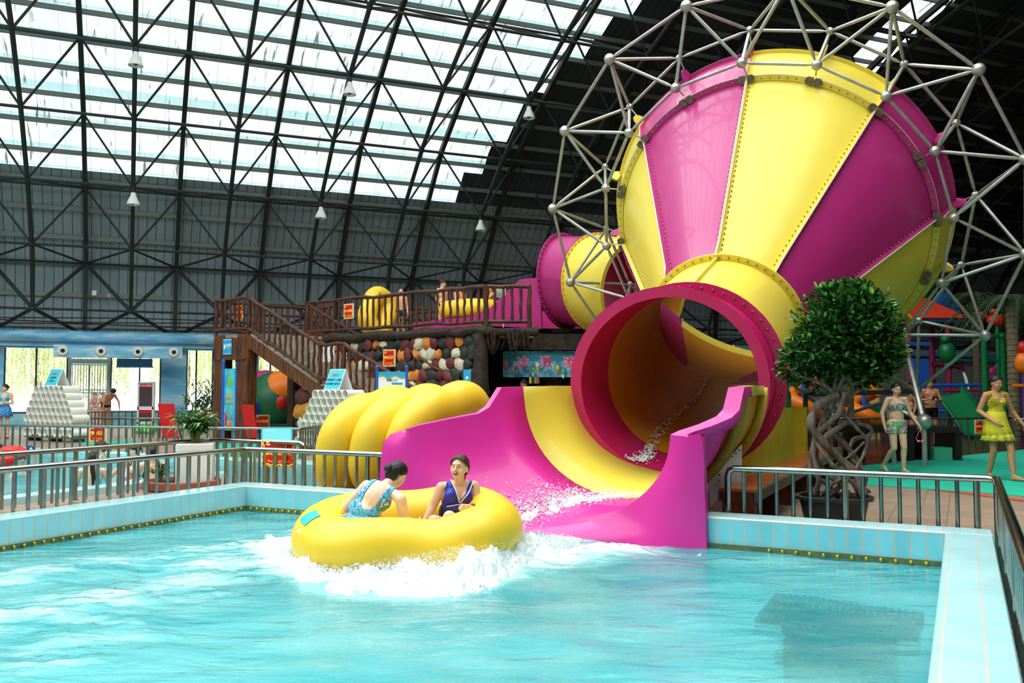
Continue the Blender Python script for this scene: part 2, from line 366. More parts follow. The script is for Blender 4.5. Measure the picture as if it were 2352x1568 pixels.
# overlapping sheet edges show as thin teal bands
LAP = mat('teal_sheet_overlap', 'FFFFFF'); n2 = LAP.node_tree; t2 = N(n2, 'ShaderNodeBsdfTransparent'); t2.inputs[0].default_value = (.6, .87, .87, 1); n2.links.new(t2.outputs[0], n2.nodes['Material Output'].inputs[0])
lp = MB()
for i_, (s0, wd_) in enumerate(((6.62, .07), (7.4, .16), (8.55, .12), (9.72, .36), (10.88, .12), (12.05, .12), (13.2, .12), (14.36, .14), (15.5, .12), (16.7, .12), (17.8, .12))): strip(lp, s0, s0+wd_, L0, next((SKL[q] for q in range(len(SKL)) if s0 < SKB[q+1]), 16), .03)
struct('ceiling_skylight', lp, LAP)
# purlins
pu = MB(); s = .35
while s < 30.5:
    q = sk(s, .09); pu.beam(bd(L0, *q), bd(L1, *q), .07, .16); s += 1.16
struct('roof_purlin', pu, PURL)
# space frame, one structure per bay
l0, dl = -3.382, 3.198
for j in range(-3, 22):
    t = MB(); l = l0+dl*j; lo_ = l+dl/2
    t.tube([bd(l, *q) for q in PI_], .075, 8)
    for k in range(len(PO)-2): t.beam(bd(lo_, *PO[k]), bd(lo_, *PO[k+1]), .15, .2, CC)
    for k, q in enumerate(PI_):
        t.sph(bd(l, *q), .1, 8, 6); t.tube([bd(l, *q), bd(l+dl, *q)], .05, 6)
        for kk in (k, k+1):
            for ll_ in (lo_, lo_-dl): t.tube([bd(l, *q), bd(ll_, *PO[kk])], .04 if k else .065, 6, caps=False)
    for k in range(1, len(PI_)+1): t.tube([bd(lo_, *PO[k]), bd(lo_+dl, *PO[k])], .045, 6)
    struct('roof_truss', t, TRUSS)
# bell lamps hanging from the frame
LSH = mat('lamp_aluminium', 'F4F5EF', .35, metal=.3); LIN = mat('lamp_inside', '56605A', .6)
def lamp_at(px, py, size, label):
    pnt = atc(px, py, 32.4 if 440 < py < 530 else 27.9)
    t = thing('pendant_lamp', label, 'lamp', pnt, 'bell pendant lamps under the vault')
    m = MB(); m.lathe(pnt, [(.02, .22), (.075, .2), (.09, .1), (.13, .02), (.18, -.09), (.215, -.21), (.2, -.21), (.16, -.1), (.1, .05)], 20); m.build('lamp_shade', LSH, t)
    m = MB(); m.cyl(pnt+V((0, 0, .2)), pnt+V((0, 0, .36)), .08, n=12); m.build('lamp_ballast', BLACK, t)
    m = MB(); m.tube([pnt+V((0, 0, .36)), pnt+V((0, 0, .62))], .012, 6); m.build('hook', BLACK, t)
    m = MB(); m.sph(pnt+V((0, 0, -.1)), (.07, .07, .12), 10, 8); m.build('bulb', LIN, t)

# far wall with windows, painted blue with clouds
def skyp(name, sc=.9):
    m, nt, b, vec = framed(name, LL, V((0, 0, 1)), CC, V((0, 0, 0))); lk = nt.links.new
    mp = N(nt, 'ShaderNodeMapping'); mp.inputs['Scale'].default_value = (.55, 2.2, 1); lk(vec, mp.inputs[0])
    n = N(nt, 'ShaderNodeTexNoise', Scale=sc, Detail=5.); lk(mp.outputs[0], n.inputs[0]); r = N(nt, 'ShaderNodeValToRGB'); lk(n.outputs[0], r.inputs[0])
    e = r.color_ramp.elements; e[0].position = .42; e[0].color = lin('6BB7E0'); e[1].position = .7; e[1].color = lin('E4F0F2'); x = e.new(.55); x.color = lin('98D0EA')
    lk(r.outputs[0], b.inputs['Base Color']); b.inputs['Roughness'].default_value = .5; return m
SKYP = skyp('painted_cloud_wall'); SKYPD = skyp('painted_cloud_duct', 1.8)
WC = 37.35
ZS, ZT = .57, 3.07
def atc(px, py, c):   # point on plane c of the hall under a pixel
    d = ray(px, py); return EYE + d*(c/d.dot(CC))
def lpx(px, c=WC): return atc(px, 889, c).dot(LL)
for px, py, sz, lb in ((312, 135, 30, 'upper left bell lamp hanging before the white skylight'), (803, 203, 24, 'bell lamp hanging high before the middle of the skylight'), (1215, 258, 21, 'bell lamp at the stepped right edge of the skylight'),
                       (306, 456, 25, 'bell lamp on dark wall cladding below the left skylight'), (737, 488, 22, 'bell lamp below the skylight above the log stairs'), (1104, 517, 19, 'bell lamp below the skylight near the magenta tube elbow'),
                       (1772, 62, 20, 'bell lamp behind the space frame ring above the funnel'), (2098, 132, 18, 'bell lamp beside the narrow right skylight strip')):
    lamp_at(px, py, sz, lb)
def wbox(mb, l_0, l_1, z0, z1, c=WC, th=.25, mi=None): mb.box(bd((l_0+l_1)/2, c, (z0+z1)/2), (l_1-l_0, th, z1-z0), LL, CC, V((0, 0, 1)), mi)
OPEN = [(8, 155), (155, 253), (253, 369), (427, 489), (500, 560), (590, 652)]
lw = MB()
edges = [L0]
for a, b in OPEN: edges += [lpx(a), lpx(b)]
wbox(lw, L0, L1, ZT, 3.62); wbox(lw, L0, edges[1], 0, ZS) if False else None
for k in range(0, len(edges), 2):
    a = edges[k]; b = edges[k+1] if k+1 < len(edges) else L1
    if b-a > .02: wbox(lw, a, b, 0, ZT)
for k, (a, b) in enumerate(OPEN):
    if k != 1: wbox(lw, lpx(a), lpx(b), 0, ZS)
struct('wall_far', lw, SKYP)
FRM = mat('grey_aluminium_frame', 'A9B5B9', .4, metal=.5); DFRM = mat('dark_mullion', '23292B', .5)
for k, (a, b) in enumerate(OPEN):
    m = MB(); la, lb = lpx(a), lpx(b); zs = 0 if k == 1 else ZS
    if k != 1:
        mm = {0: 82, 2: 320, 3: 450, 4: 530, 5: 620}[k]; wbox(m, lpx(mm)-.03, lpx(mm)+.03, zs, ZT, th=.08)
        wbox(m, la, la+.05, zs, ZT, th=.1); wbox(m, lb-.05, lb, zs, ZT, th=.1); wbox(m, la, lb, ZS, ZS+.05, th=.3)
        struct('window_%d' % (k+1), m, DFRM)
    else:
        wbox(m, la, la+.12, 0, ZT, th=.16); wbox(m, lb-.12, lb, 0, ZT, th=.16); wbox(m, la, lb, 2.42, 2.6, th=.14)
        o = struct('door_1', m, FRM); m = MB(); n = 12; xs = [la+.15+(lb-la-.3)*i/n for i in range(n+1)]
        for x in xs: wbox(m, x-.012, x+.012, .6, 2.4, th=.03)
        for z in (.6, 1.32, 1.42, 2.38): wbox(m, la+.12, lb-.12, z-.02, z+.02, th=.04)
        wbox(m, (la+lb)/2-.035, (la+lb)/2+.035, .6, 2.4, th=.06)
        struct('door_2', m, FRM)
gl = MB(); gm = mat('window_glass', 'FFFFFF', .03, trans=0, spec=.5)
g2 = gm.node_tree; mixs = N(g2, 'ShaderNodeMixShader'); mixs.inputs[0].default_value = .06; trn = N(g2, 'ShaderNodeBsdfTransparent'); gls = N(g2, 'ShaderNodeBsdfGlossy', Roughness=.02)
g2.links.new(trn.outputs[0], mixs.inputs[1]); g2.links.new(gls.outputs[0], mixs.inputs[2]); g2.links.new(mixs.outputs[0], g2.nodes['Material Output'].inputs[0])
for k, (a, b) in enumerate(OPEN):
    if k != 1: m = MB(); wbox(m, lpx(a), lpx(b), ZS, ZT, th=.012); struct('window_%d' % (k+11), m, gm)
# lower skirt painted green sea
SEA = mat('painted_sea_skirt', '6FBDBE', .5, col2='A5DAE8', vscale=1.5, stretch=(1, 1, 3)); m = MB()
for k, (a, b) in enumerate(OPEN):
    if k != 1: wbox(m, lpx(a)-.0, lpx(b), 0, ZS-.02, c=WC-.14, th=.04)
struct('baseboard_far', m, SEA)
# round duct, rectangular duct with jet nozzles
m = MB(); m.tube([bd(L0, 36.4, 3.42), bd(60, 36.4, 3.42)], .2, 20); wbox(m, L0, 60, 3.05, 3.16, c=36.9, th=.6); wbox(m, L0, 60, 2.98, 3.05, c=37.1, th=.2)
struct('trim_8', m, SKYPD)
ta = thing('air_duct', 'cloud painted rectangular air duct with four round nozzles above the windows', 'duct', bd(lpx(270, 35.9), 35.9, 2.8))
m = MB(); wbox(m, lpx(123, 35.9), lpx(416, 35.9), 2.62, 3.04, c=35.9, th=.9); m.build('duct_body', SKYPD, ta)
for px in (142, 230, 315, 398):
    m = MB(); c = bd(lpx(px, 35.4), 35.42, 2.83); m.lathe(c, [(.07, .0), (.08, .06), (.16, .05), (.19, -.01), (.165, -.01), (.12, -.0)], 24, up=-CC); m.lathe(c, [(.0, .02), (.085, .02)], 20, up=-CC, mi=1); m.build('nozzle', [WHITE, BLACK], ta)
m = MB(); wbox(m, lpx(267, 36.3), lpx(349, 36.3), 2.3, 2.6, c=36.3, th=.3); wbox(m, lpx(265, 36.1), lpx(352, 36.1), 2.26, 2.3, c=36.15, th=.1); tag(m.build('air_curtain', mat('blue_sheet', '3E86B8', .5)), 'blue box under the air duct over the window right of the gate', 'air curtain')
m = MB(); wbox(m, lpx(206, 36.9), lpx(216, 36.9), atc(211, 678, 36.9).z, atc(211, 667, 36.9).z, c=36.9, th=.12); tag(m.build('junction_box', WHITE), 'larger white junction box on the grey cladding', 'box')
m = MB(); wbox(m, lpx(241, 36.9), lpx(249, 36.9), atc(245, 682, 36.9).z, atc(245, 674, 36.9).z, c=36.9, th=.1); wbox(m, lpx(247, 36.9), lpx(248, 36.9), 3.6, atc(245, 682, 36.9).z, c=36.9, th=.05); tag(m.build('wall_socket', mat('grey_box', 'A9ADA9', .5)), 'small grey electric box with a pipe running down the cladding', 'box')
m = MB(); rnd.seed(3)
for k in range(4):
    pts = [bd(-12+i*1.2, 35.9+k*.05, 3.78+.09*k-.06*math.sin(i*.55+k*1.7)) for i in range(48)]; m.tube(pts, .02, 5)
tag(m.build('wall_cables', BLACK), 'loose black cables lying along the top of the blue duct', 'cable')

# outside: sunlit ground and willow curtain
SAND = mat('sunlit_pale_ground', 'F4EEEA', .9, var=.04, vscale=.5)
g = MB(); q = [bd(-50, 37.7, -.05), bd(60, 37.7, -.05), bd(60, 70, .9), bd(-50, 70, .9)]; g.add(q, [(0, 1, 2, 3)], False); struct('floor_outside', g, SAND)
LEAFW = [mat('willow_leaf', 'CFD79A', .7, var=.3, vscale=3), mat('willow_leaf_dark', 'A9B57A', .7, var=.3, vscale=3), mat('willow_leaf_pale', 'E9ECCB', .7, var=.2, vscale=3)]
TRK = mat('willow_trunk', '8B8576', .9, var=.3)
rnd.seed(11)
for i in range(10):
    l = -14.5+i*3.3+rnd.uniform(-.5, .5); c = 45+rnd.uniform(-1, 3.5)
    t = thing('willow_tree', 'weeping willow outside the window, ' + ['at the far left behind the windowpane', 'left of the dark mullion', 'behind the pipe pyramid', 'straight behind the barred gate', 'right of the barred gate', 'behind the advertising display', 'behind the painted pillar', 'left of the timber post', 'seen through the timber posts', 'seen under the log stairs'][i], 'tree', bd(l, c, .3))
    m = MB(); m.tube([bd(l, c, 0), bd(l+.2, c, 2.4), bd(l, c, 5)], [.22, .17, .1], 8); m.build('trunk', TRK, t)
    m = MB()
    for k in range(460):
        an = rnd.uniform(0, 2*PI); rr = 1.75*math.sqrt(rnd.random()); x = l+rr*math.cos(an); y = c+rr*math.sin(an); z = 5.6-rr*.5+rnd.uniform(-.8, .6); ln = rnd.uniform(2., 4.2); mi = rnd.choice((0, 0, 1, 2, 2))
        zz = z
        while zz > max(z-ln, .9+rnd.random()*.5):
            d = LL*rnd.uniform(-.05, .05)+V((0, 0, -.22)); sd = (LL*rnd.uniform(-1, 1)+CC*rnd.uniform(-.5, .5)).normalized()*rnd.uniform(.016, .034)
            p0 = bd(x, y, zz); m.add([p0, p0+d*.5+sd, p0+d, p0+d*.5-sd], [(0, 1, 2, 3)], True, mi); zz -= .17; x += rnd.uniform(-.015, .02)
    m.build('foliage', LEAFW, t, sharp=False)

# ------------------------------------------------------------ tornado slide: funnel, tubes, run-out
FN = V((.396, .754, .525)).normalized(); FU = V((.885, -.465, 0)).normalized(); FV = FU.cross(FN)
FC = V((3.636, 15.004, 2.578)); FL = 4.077
def fp(a, r, s): a = R(a); return FC + FN*s + (FU*math.cos(a) + FV*math.sin(a))*r
def rc(s): return 1.2+.1*min(s, .35)/.35 + (max(s, .35)-.35)/(FL-.35)*1.78
slide = thing('funnel_slide', 'giant magenta and yellow striped funnel slide with round tube exit into the pool', 'water slide', pw(4.8, 2.6, 0))
for k in range(8):
    a0, a1 = 45*k, 45*(k+1); mg = k % 2 == 0
    m = MB(); ss = [0, .15, .35, .8, 1.5, 2.3, 3.1, FL]; an = [a0+.12+(a1-a0-.24)*i/12 for i in range(13)]
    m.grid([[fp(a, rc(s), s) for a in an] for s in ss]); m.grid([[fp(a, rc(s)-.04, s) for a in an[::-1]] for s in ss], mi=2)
    for a in (an[0], an[-1]): m.grid([[fp(a, rc(s)-.04, s), fp(a, rc(s)+.1, s)] for s in ss], smooth=False)
    # seam flanges stand proud of the cone
    for a, sg_ in ((an[0], 1), (an[-1], -1)):
        m.grid([[fp(a+sg_*w_/(rc(s))*57.3, rc(s)+h, s) for w_, h in ((0, .1), (.018, .1), (.018, 0))] for s in ss], smooth=False)
        for q in range(34):
            s = .25+q*(FL-.3)/34; m.sph(fp(a+sg_*.05/rc(s)*57.3, rc(s)+.02, s), .016, 5, 4, mi=1)
    m.grid([[fp(a, r_, FL+h) for a in an] for r_, h in ((3.08, -.02), (3.19, -.02), (3.19, .02), (3.05, .02))], smooth=False)
    for q in range(15): m.sph(fp(a0+2+41*q/14, 3.14, FL-.03), .017, 5, 4, mi=1)
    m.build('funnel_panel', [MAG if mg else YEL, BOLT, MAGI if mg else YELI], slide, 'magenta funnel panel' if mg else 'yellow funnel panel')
    m = MB(); rb = [(0, 3.16), (.25, 3.25), (.5, 3.34), (.78, 3.41)]
    m.grid([[fp(a, r_, FL+s) for a in an] for s, r_ in rb]); m.grid([[fp(a, r_-.05, FL+s) for a in an[::-1]] for s, r_ in rb])
    m.grid([[fp(a, r_, FL+.78) for a in an] for r_ in (3.36, 3.48)], smooth=False); m.grid([[fp(a, 3.48, FL+s) for a in an] for s in (.78, .81)], smooth=False)
    for a in (an[0], an[-1]): m.grid([[fp(a, r_-.05, FL+s), fp(a, r_+.1, FL+s)] for s, r_ in rb], smooth=False)
    for aa in (a0, a0+22.5):      # round lobes on the outer end of the band
        c = fp(aa+.3, 3.42, FL+.7); ra = (FU*math.cos(R(aa))+FV*math.sin(R(aa))); tg_ = FN.cross(ra)
        po = [(.2*math.cos(PI*i/12)*1.2, .24*math.sin(PI*i/12)) for i in range(13)]; m.prism(po, c, FN, ra, .035)
    m.build('rim_band', [MAG if mg else YEL], slide, 'magenta rim band' if mg else 'yellow rim band')
SEAL = mat('pale_seam_sealant', 'D9CFC4', .5)
for k in range(8):
    m = MB(); m.tube([fp(45*k, rc(s)+.1, s) for s in (0, .15, .35, .8, 1.5, 2.3, 3.1, FL)], .014, 5); m.tube([fp(45*k, r_, FL+s) for s, r_ in ((0, 3.26), (.25, 3.35), (.5, 3.44), (.78, 3.51))], .012, 5); m.build('seam_line', SEAL, slide)
m = MB(); m.tube([fp(a*3, 3.19, FL) for a in range(120)], .01, 5, closed=True); m.build('seam_line', SEAL, slide)
for k in range(16):
    aa = 22.5*k; ra = FU*math.cos(R(aa))+FV*math.sin(R(aa)); tg_ = FN.cross(ra).normalized(); m = MB()
    for sg_ in (-1, 1): m.prism([(.015, -.07), (.12, -.07), (.15, -.03), (.15, .04), (.12, .08), (.015, .08)], fp(aa, 3.15, FL-.06), tg_*sg_, ra, .03*sg_)
    m.build('bracket', PLATE, slide)
def ringpts(c, az, el, r, angs):
    n = V((math.sin(az)*math.cos(el), math.cos(az)*math.cos(el), math.sin(el))); u = n.cross(V((0, 0, 1))).normalized(); v = u.cross(n)
    return [c + (u*math.cos(a)+v*math.sin(a))*r for a in angs]
FA = [2*PI*i/56 for i in range(57)]
C0 = V((2.073, 11.8, 1.555)); Z0 = (R(13), R(7)); C1_ = V((2.50, 12.55, 1.665)); Z1 = (R(20), R(10)); Z2 = (math.atan2(FN.x, FN.y), math.asin(FN.z))
def tubeseg(name, ca, za, cb, zb, m_, mi_, lab, steps=6, ra=1.2, rb=1.2, fl=((0, .11), (1, .11)), parent=slide, ridge=None):
    m = MB(); sec = []
    for i in range(steps+1):
        t = i/steps; tt = t*t*(3-2*t); c = ca.lerp(cb, t); sec.append((c, za[0]+(zb[0]-za[0])*tt, za[1]+(zb[1]-za[1])*tt, ra+(rb-ra)*t))
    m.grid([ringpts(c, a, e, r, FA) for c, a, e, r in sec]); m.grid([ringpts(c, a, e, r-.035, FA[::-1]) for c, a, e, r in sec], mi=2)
    for t, h in fl:
        c, a, e, r = sec[0] if t == 0 else sec[-1]; n = V((math.sin(a)*math.cos(e), math.cos(a)*math.cos(e), math.sin(e)))*(.028 if t == 0 else -.028)
        o = -n*.02
        m.grid([ringpts(c+q, a, e, r_, FA) for r_, q in ((r-.036, o), (r+h, o), (r+h, n+o), (r-.0, n+o))], smooth=False)
        for p_ in ringpts(c+n*1.4, a, e, r+h*.55, [2*PI*(i+.5)/52 for i in range(52)]): m.sph(p_, .018, 5, 4, mi=1)
    if ridge is not None:
        for q in ridge:
            for sg_ in (1,):
                m.grid([[ringpts(c, a, e, r+h, [q+w_])[0] for w_, h in ((0, 0), (0, .06), (.03, .06), (.03, 0))] for c, a, e, r in sec], smooth=False)
    return m.build(name, [m_, BOLT, mi_], parent, lab)
tubeseg('exit_tube', C0, Z0, C1_, Z1, MAGT, MAGI, 'magenta exit tube ring', 4, fl=((0, .11), (1, .15)), ridge=[R(83)])
tubeseg('neck_tube', C1_, Z1, FC, Z2, YEL, YELI, 'yellow neck tube', 10, fl=((0, .15), (1, .12)), ridge=[R(88), R(-92)])
# entrance tube and flume from the log platform
D1, D2, D3 = at(1298, 645, 23.8), at(1378, 650, 22.9), at(1480, 668, 21.5)
tubeseg('entrance_tube', D1, (R(128), 0), D2, (R(144), R(-3)), MAG, MAGI, 'magenta entrance tube elbow', 6, ra=1.2, rb=1.22)
tubeseg('entrance_tube', D2, (R(144), R(-3)), D3, (R(150), R(-8)), YEL, YELI, 'yellow entrance tube', 4, ra=1.25, rb=1.25, fl=((0, .06), (1, .06)))
m = MB()   # flume walls: near wall seen between the log rail posts
def wallpoly(pxs, y0, off):
    pts = []
    for px, py, yy in pxs: pts.append(at(px, py, yy)+off)
    n = len(pts); th = EN*.06
    m.add(pts+[p_+th for p_ in pts], [tuple(range(n)), tuple(range(2*n-1, n-1, -1))]+[(i, (i+1) % n, n+(i+1) % n, n+i) for i in range(n)], False)
PR = [(948, 741, 25.8), (1010, 733, 25.1), (1070, 728, 24.5), (1120, 712, 24.), (1160, 672, 23.7), (1196, 641, 23.3), (1238, 637, 22.9), (1244, 755, 22.9), (1196, 752, 23.3), (1120, 748, 24.), (950, 757, 25.7)]
wallpoly(PR, 0, V((0, 0, 0))); wallpoly(PR, 0, EN*2.3)
a_ = [at(px, py, yy) for px, py, yy in ((950, 755, 25.7), (1120, 748, 24.), (1244, 753, 22.9))]; m.grid([a_, [q+EN*2.3 for q in a_]], smooth=False)
m.build('flume', MAG, slide, 'magenta entrance flume on the platform')
# the run-out: half pipe turning into a flared mouth
SEC = [(2.72, 3.54, 6.05, 1.52, .37, .3), (1.9, 3.5, 6.08, 1.52, .3, .2), (1.03, 3.42, 6.12, 1.51, .22, .1), (.62, 3.37, 6.13, 1.5, .17, .05), (.5, 3.29, 6.1, 1.28, .15, .03), (.42, 3.2, 6.04, 1.2, .13, .02),
       (.2, 2.86, 5.9, 1.12, .08, 0), (.06, 2.62, 5.74, 1.06, .03, 0), (.0, 2.52, 5.68, 1.03, .0, 0)]
NP = 33
def usec(w, sl, sr, zr, zb, kw):
    c, h = (sl+sr)/2, (sr-sl)/2; out = []
    for i in range(NP):
        ph = PI*i/(NP-1); out.append(pw(c-h*math.cos(ph), w+kw*math.cos(ph), zr-(zr-zb)*math.sin(ph)**.95))
    return out
def outer(i):
    t = i/(NP-1)
    if t < .3: u = t/.3; return pw(2.11+.36*max(0, 1-u*2.6)**2, .16-.2*u, 1.0-.10*u-1.02*u*u if u < .5 else .695-1.63*(u-.5))
    if t > .7: u = (1-t)/.3; return pw(5.97+.04*u, -.02-.04*u, 1.06-1.18*u)
    u = (t-.3)/.4; return pw(2.14+3.87*u, -.1-.05*math.sin(PI*u), -.12)
def seg(name, secs, m_, lab, flare=False, rims=(.03, .13)):
    m = MB(); rows = [usec(*s) for s in secs]
    full = []
    for (w_, sl, sr, zr, zb, kw), r in zip(secs, rows):
        full.append([pw(sl-rims[0], w_+kw, zr-.05), pw(sl-rims[0], w_+kw, zr)] + r + [pw(sr+rims[1], w_-kw, zr), pw(sr+rims[1], w_-kw, zr-.09)])
    if flare:
        last = rows[-1]; fr = full[-1]
        for t, d in ((.25, -.03), (.6, -.05), (1, 0)):
            o_ = [last[i].lerp(outer(i), t)+A*d for i in range(NP)]
            full.append([o_[0]+V((0, 0, .0)), o_[0]+V((0, 0, .0))] + o_ + [o_[-1], o_[-1]+V((0, 0, .0))])
        e_ = full[-1]; full.append([q+A*.06 for q in e_])
    m.grid(full)
    for w_ in (0, -1):
        wv, sl, sr, zr, zb, kw = secs[w_]
        if flare and w_ == -1: continue
        a_ = usec(wv, sl, sr, zr, zb, kw); cc = pw((sl+sr)/2, wv, zr)
        m.grid([[q + (q-cc).normalized()*-.0 for q in a_], [q + (q-cc).normalized()*.12 for q in a_]], smooth=False)
        for i in range(1, NP, 1):
            q = a_[i]; n_ = (q-cc).normalized(); m.sph(q+n_*.07+A*(.02 if w_ else -.02), .016, 5, 4, mi=1)
    o = m.build(name, [m_, BOLT], slide, lab)
    md = o.modifiers.new('Solidify', 'SOLIDIFY'); md.thickness = .03; md.offset = 1 if False else -1
    return o
seg('runout_channel', SEC[:3], YEL, 'yellow run-out channel', rims=(.03, .05))
seg('runout_channel', SEC[2:], MAGR, 'magenta flared run-out mouth', True)
m = MB()
sp = [at(px, py, 9.95) for px, py in ((1704, 1022), (1704, 1118), (1652, 1140), (1632, 1165), (1628, 1098), (1668, 1062))]
m.add(sp+[q+V((0, .05, 0)) for q in sp], [tuple(range(6)), tuple(range(11, 5, -1))]+[(i, (i+1) % 6, 6+(i+1) % 6, 6+i) for i in range(6)], False)
for i in range(7): m.sph(at(1645+i*9, 1078-i*7.5, 9.93), .014, 6, 5, mi=1)
for i in range(3): m.sph(at(1652, 1104-i*14, 9.93), .014, 6, 5, mi=1)
m.box(pw(5.2, 1.9, .12), (1.4, .1, .24), B, A)
m.build('support_plate', [WHITE, BOLT], slide, 'white bolted support plate')
STRM = mat('white_foam_water', 'F4F8F8', .5, var=.03)

# ------------------------------------------------------------ tubular space frame ring round the funnel
FO = FC + FN*FL - FU*.033 + FV*.007
def fr(k, r, s, off=0.): a = R(22.5*k+off+.06); return FO + FN*s + (FU*math.cos(a)+FV*math.sin(a))*r
NA = [fr(k, 3.47, -.088) for k in range(16)]; NB = [fr(k, 3.847, 1.004) for k in range(16)]; NO = [fr(k, 4.738, .124, 11.25) for k in range(16)]
ring = thing('space_frame_ring', 'silver tubular space frame ring with ball joints around the striped funnel', 'space frame', V((6.5, 19.0, 0)))
SILV = mat('silver_painted_tube', 'AAAAA2', .35, metal=.6, var=.12, vscale=6)
def bar(a, b, nm='strut', r=.034):
    m = MB(); d = (b-a).normalized(); a2, b2 = a+d*.1, b-d*.1
    m.tube([a2, a2+d*.09, b2-d*.09, b2], [r*.55, r, r, r*.55], 8); m.tube([a, a2], r*.4, 6); m.tube([b2, b], r*.4, 6); return m
nst = 0
for k in range(16):
    q = (k+1) % 16
    for a, b in ((NA[k], NA[q]), (NB[k], NB[q]), (NO[k], NO[q]), (NA[k], NB[k]), (NO[k], NA[k]), (NO[k], NA[q]), (NO[k], NB[k]), (NO[k], NB[q])):
        nst += 1
        if nst <= 96: bar(a, b).build('strut', SILV, ring)
        else:
            if nst == 97: rest = MB()
            mm = bar(a, b); rest.add(mm.v, mm.f)
o = rest.build('struts', SILV, ring); o['kind'] = 'stuff'
for S, r_ in ((NA, .1), (NB, .08), (NO, .115)):
    for c in S: m = MB(); m.sph(c, r_, 14, 10); m.build('ball_joint', SILV, ring)
m = MB()
for k in range(16):
    m.tube([NA[k], fp(22.5*k, 3.26, FL)], .015, 5); m.tube([NB[k], fp(22.5*k, 3.52, FL+.75)], .012, 5)
o = m.build('tie_rods', GALV, ring); o['kind'] = 'stuff'
foot = at(2122, 968, 17.0)
m = bar(NA[14], foot, r=.06); m.sph(foot, .15, 14, 10); m.tube([foot, V((foot.x, foot.y, 0))], .05, 8); m.build('leg', GALV, ring)
ft2 = at(2040, 928, 17.4); m = bar(ft2, foot, r=.045); m.sph(ft2, .1, 12, 8); m.tube([ft2, V((ft2.x+.1, ft2.y, 0))], .05, 8); m.build('leg', GALV, ring)
m = bar(NO[13], at(1850, 905, 17.5), r=.05); m.tube([at(1850, 905, 17.5), at(1850, 1000, 17.5)], .05, 8); m.build('leg', GREYD, ring)
for k in (10, 11, 12): m = MB(); m.tube([NO[k], V((NO[k].x, NO[k].y, 0))], .07, 10); m.build('leg', GALV, ring)

